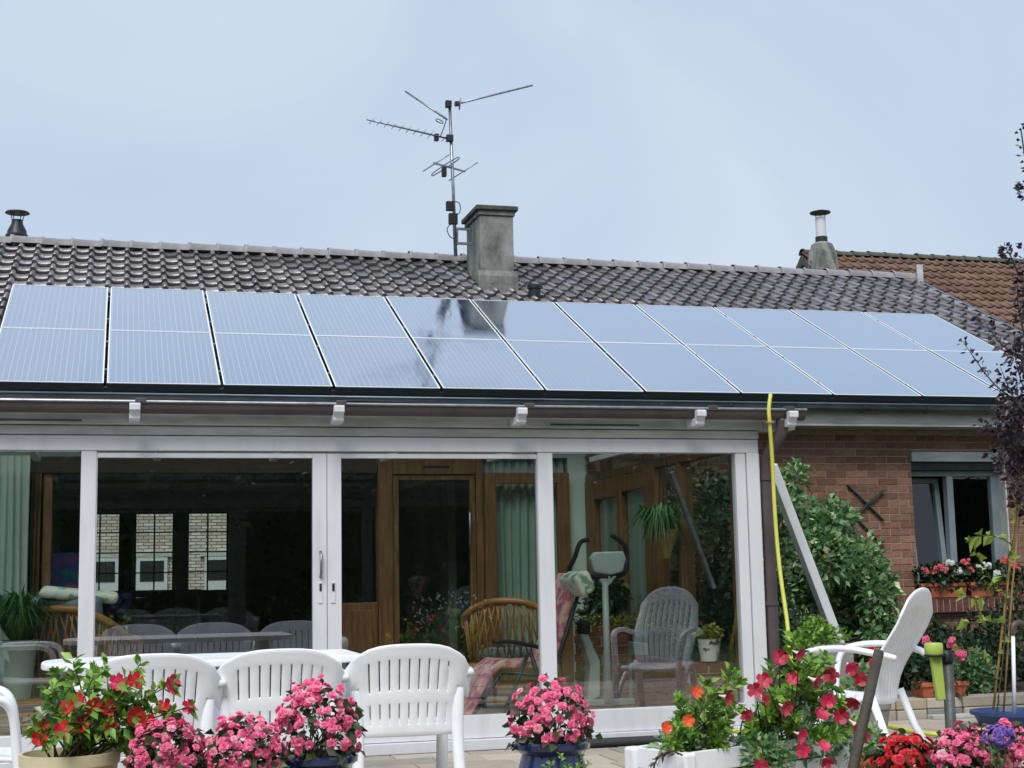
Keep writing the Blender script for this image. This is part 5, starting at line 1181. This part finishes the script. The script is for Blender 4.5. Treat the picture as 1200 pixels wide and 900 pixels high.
b2.add(vs, fs); nrm_ = b2.mesh('ridge_tile', 'dark_slab'); x = nx0
while x < 21.5: put(nrm_, 'ridge_tile', nro, (x, nr.y, nr.z-.02+U(-.01, .01)), (0, U(-.015, .015), 0)); x += .41
c = at(964, 310, Y=28.7)
b = MB(); b.lathe([(.42, -.8), (.36, .0), (.34, .22), (.25, .44), (.16, .50)], (c.x, 28.7, c.z), 8); nch = b.build('chimney', 'render', nh, bevel=.02)
zc = at(964, 279, Y=28.7).z; zt_ = at(964, 250, Y=28.7).z
smooth_angle(MB().lathe([(.135, zc-.45), (.135, zc+.02), (.10, zc+.03)], (c.x, 28.7, 0), 14).build('flue_base', 'dark_metal', nch))
smooth_angle(MB().lathe([(.115, zc+.0), (.115, zt_-.10)], (c.x, 28.7, 0), 14).build('flue_pipe', 'white_frame', nch))
for k in range(3): t = k*2.09; b = MB(); b.bar((c.x+.1*math.cos(t), 28.7+.1*math.sin(t), zt_-.11), (c.x+.13*math.cos(t), 28.7+.13*math.sin(t), zt_), .014, .014); b.build('cap_strut', 'dark_metal', nch)
smooth_angle(MB().lathe([(.23, zt_-.005), (.235, zt_+.02), (.08, zt_+.065), (.01, zt_+.07)], (c.x, 28.7, 0), 16).build('flue_cap', 'dark_metal', nch))
b = MB(); b.prism([(nx0-.02, 28.3, nr.z-.55), (nx0+.5, 28.3, nr.z-.55), (nx0+.35, 28.3, nr.z-.12), (nx0+.05, 28.3, nr.z-.02)], (0, 0, 0), (0, .25, 0)); b.build('gable_mortar', 'render', nh)
# house across the street, seen through the living-room windows
def brickmat():
    m = bpy.data.materials.new('far_brick'); m.use_nodes = True; t = m.node_tree; b = t.nodes['Principled BSDF']; tc_ = t.nodes.new('ShaderNodeTexCoord'); mp = t.nodes.new('ShaderNodeMapping'); mp.inputs['Rotation'].default_value = (math.pi/2, 0, 0)
    br_ = t.nodes.new('ShaderNodeTexBrick'); br_.inputs['Scale'].default_value = 1; br_.inputs['Brick Width'].default_value = .24; br_.inputs['Row Height'].default_value = .075; br_.inputs['Mortar Size'].default_value = .012
    br_.inputs['Color1'].default_value = (*lin('b8a498'), 1); br_.inputs['Color2'].default_value = (*lin('dcd6cd'), 1); br_.inputs['Mortar'].default_value = (*lin('7a6a60'), 1)
    t.links.new(tc_.outputs['Object'], mp.inputs[0]); t.links.new(mp.outputs[0], br_.inputs[0]); t.links.new(br_.outputs[0], b.inputs['Base Color']); b.inputs['Roughness'].default_value = .9; return m
M['far_brick'] = brickmat()
sh_ = thing('street_house', 'pale brick house across the street seen through the living-room windows', 'house', (1, 38, -.34))
quick('wall', 'far_brick', sh_, (-9, 10, 35.0, 43, -.34, 5.2))
b = MB(); b.prism([(0, 34.7, 5.21), (0, 39, 8), (0, 43.3, 5.21)], (-9.2, 0, 0), (10.2, 0, 0)); b.build('roof', 'old_tile', sh_)
for x0, x1, z0, z1 in ((-.6, .05, .9, 1.75), (.45, 1.15, .9, 1.75), (2.0, 2.75, .9, 1.75), (-2.6, -1.4, .9, 2.1), (4.2, 5.4, .9, 2.1)):
    w_ = quick('window', 'white_frame', sh_, (x0, x1, 34.93, 34.99, z0, z1)); quick('pane', 'black', w_, (x0+.08, x1-.08, 34.915, 34.928, z0+.3, z1-.08)); quick('lintel', 'soffit', sh_, (x0-.1, x1+.1, 34.92, 34.99, z1+.01, z1+.14))

# ------------------------------------------------------------------ the garden behind the camera, mirrored in the glass
hg = thing('garden_hedge', 'dense dark green hedge at the end of the garden', 'hedge', (2, -9, -.34))
quick('hedge_core', 'leaf_hedge', hg, (-24, 30, -9.6, -8.6, -.34, 3.6))
crown('foliage', [((x, -8.5, 1.7+U(-.2, .2)), (.9, .6, 2.4+U(-.3, .3))) for x in np.arange(-24, 30, .9)], 'leaf_hedge', hg, per=330, L=.17, Wd=.6, shell=.7)
for x, yy, h, r, lab in ((-5.5, -12, 9.0, 3.4, 'tall garden tree behind the hedge beside the open lawn'), (4.5, -13, 10.5, 3.6, 'taller garden tree behind the middle of the hedge'), (14, -11.5, 8.5, 3.6, 'round garden tree behind the far end of the hedge')):
    e = thing('garden_tree', lab, 'tree', (x, yy, -.34)); MB().tube([(x, yy, -.34), (x+.1, yy, h*.4), (x, yy, h*.8)], [.2, .15, .08], 9).build('trunk', 'bark', e, smooth=True)
    crown('crown', [((x+U(-1, 1)*r*.6, yy+U(-1, 1)*r*.5, h*.72+U(-.4, .5)*r), (r*.55, r*.5, r*.5)) for _ in range(16)], 'leaf_hedge', e, per=420, L=.24, Wd=.6)
lv = thing('lavender_bush', 'loose bush dotted with tiny white flowers on the open lawn', 'bush', (3.6, 3.6, -.34))
c = (3.55, 3.6, .45); blades('foliage', (3.55, 3.6, -.3), 500, 1.25, .5, 'grass', lv, droop=.25); P, d = cloud((3.55, 3.6, .72), (.5, .45, .32), 160, .5)
leaf_object('blossom', [leaf_arrays(P, d, .03, .9)], 'fl_white', lv)
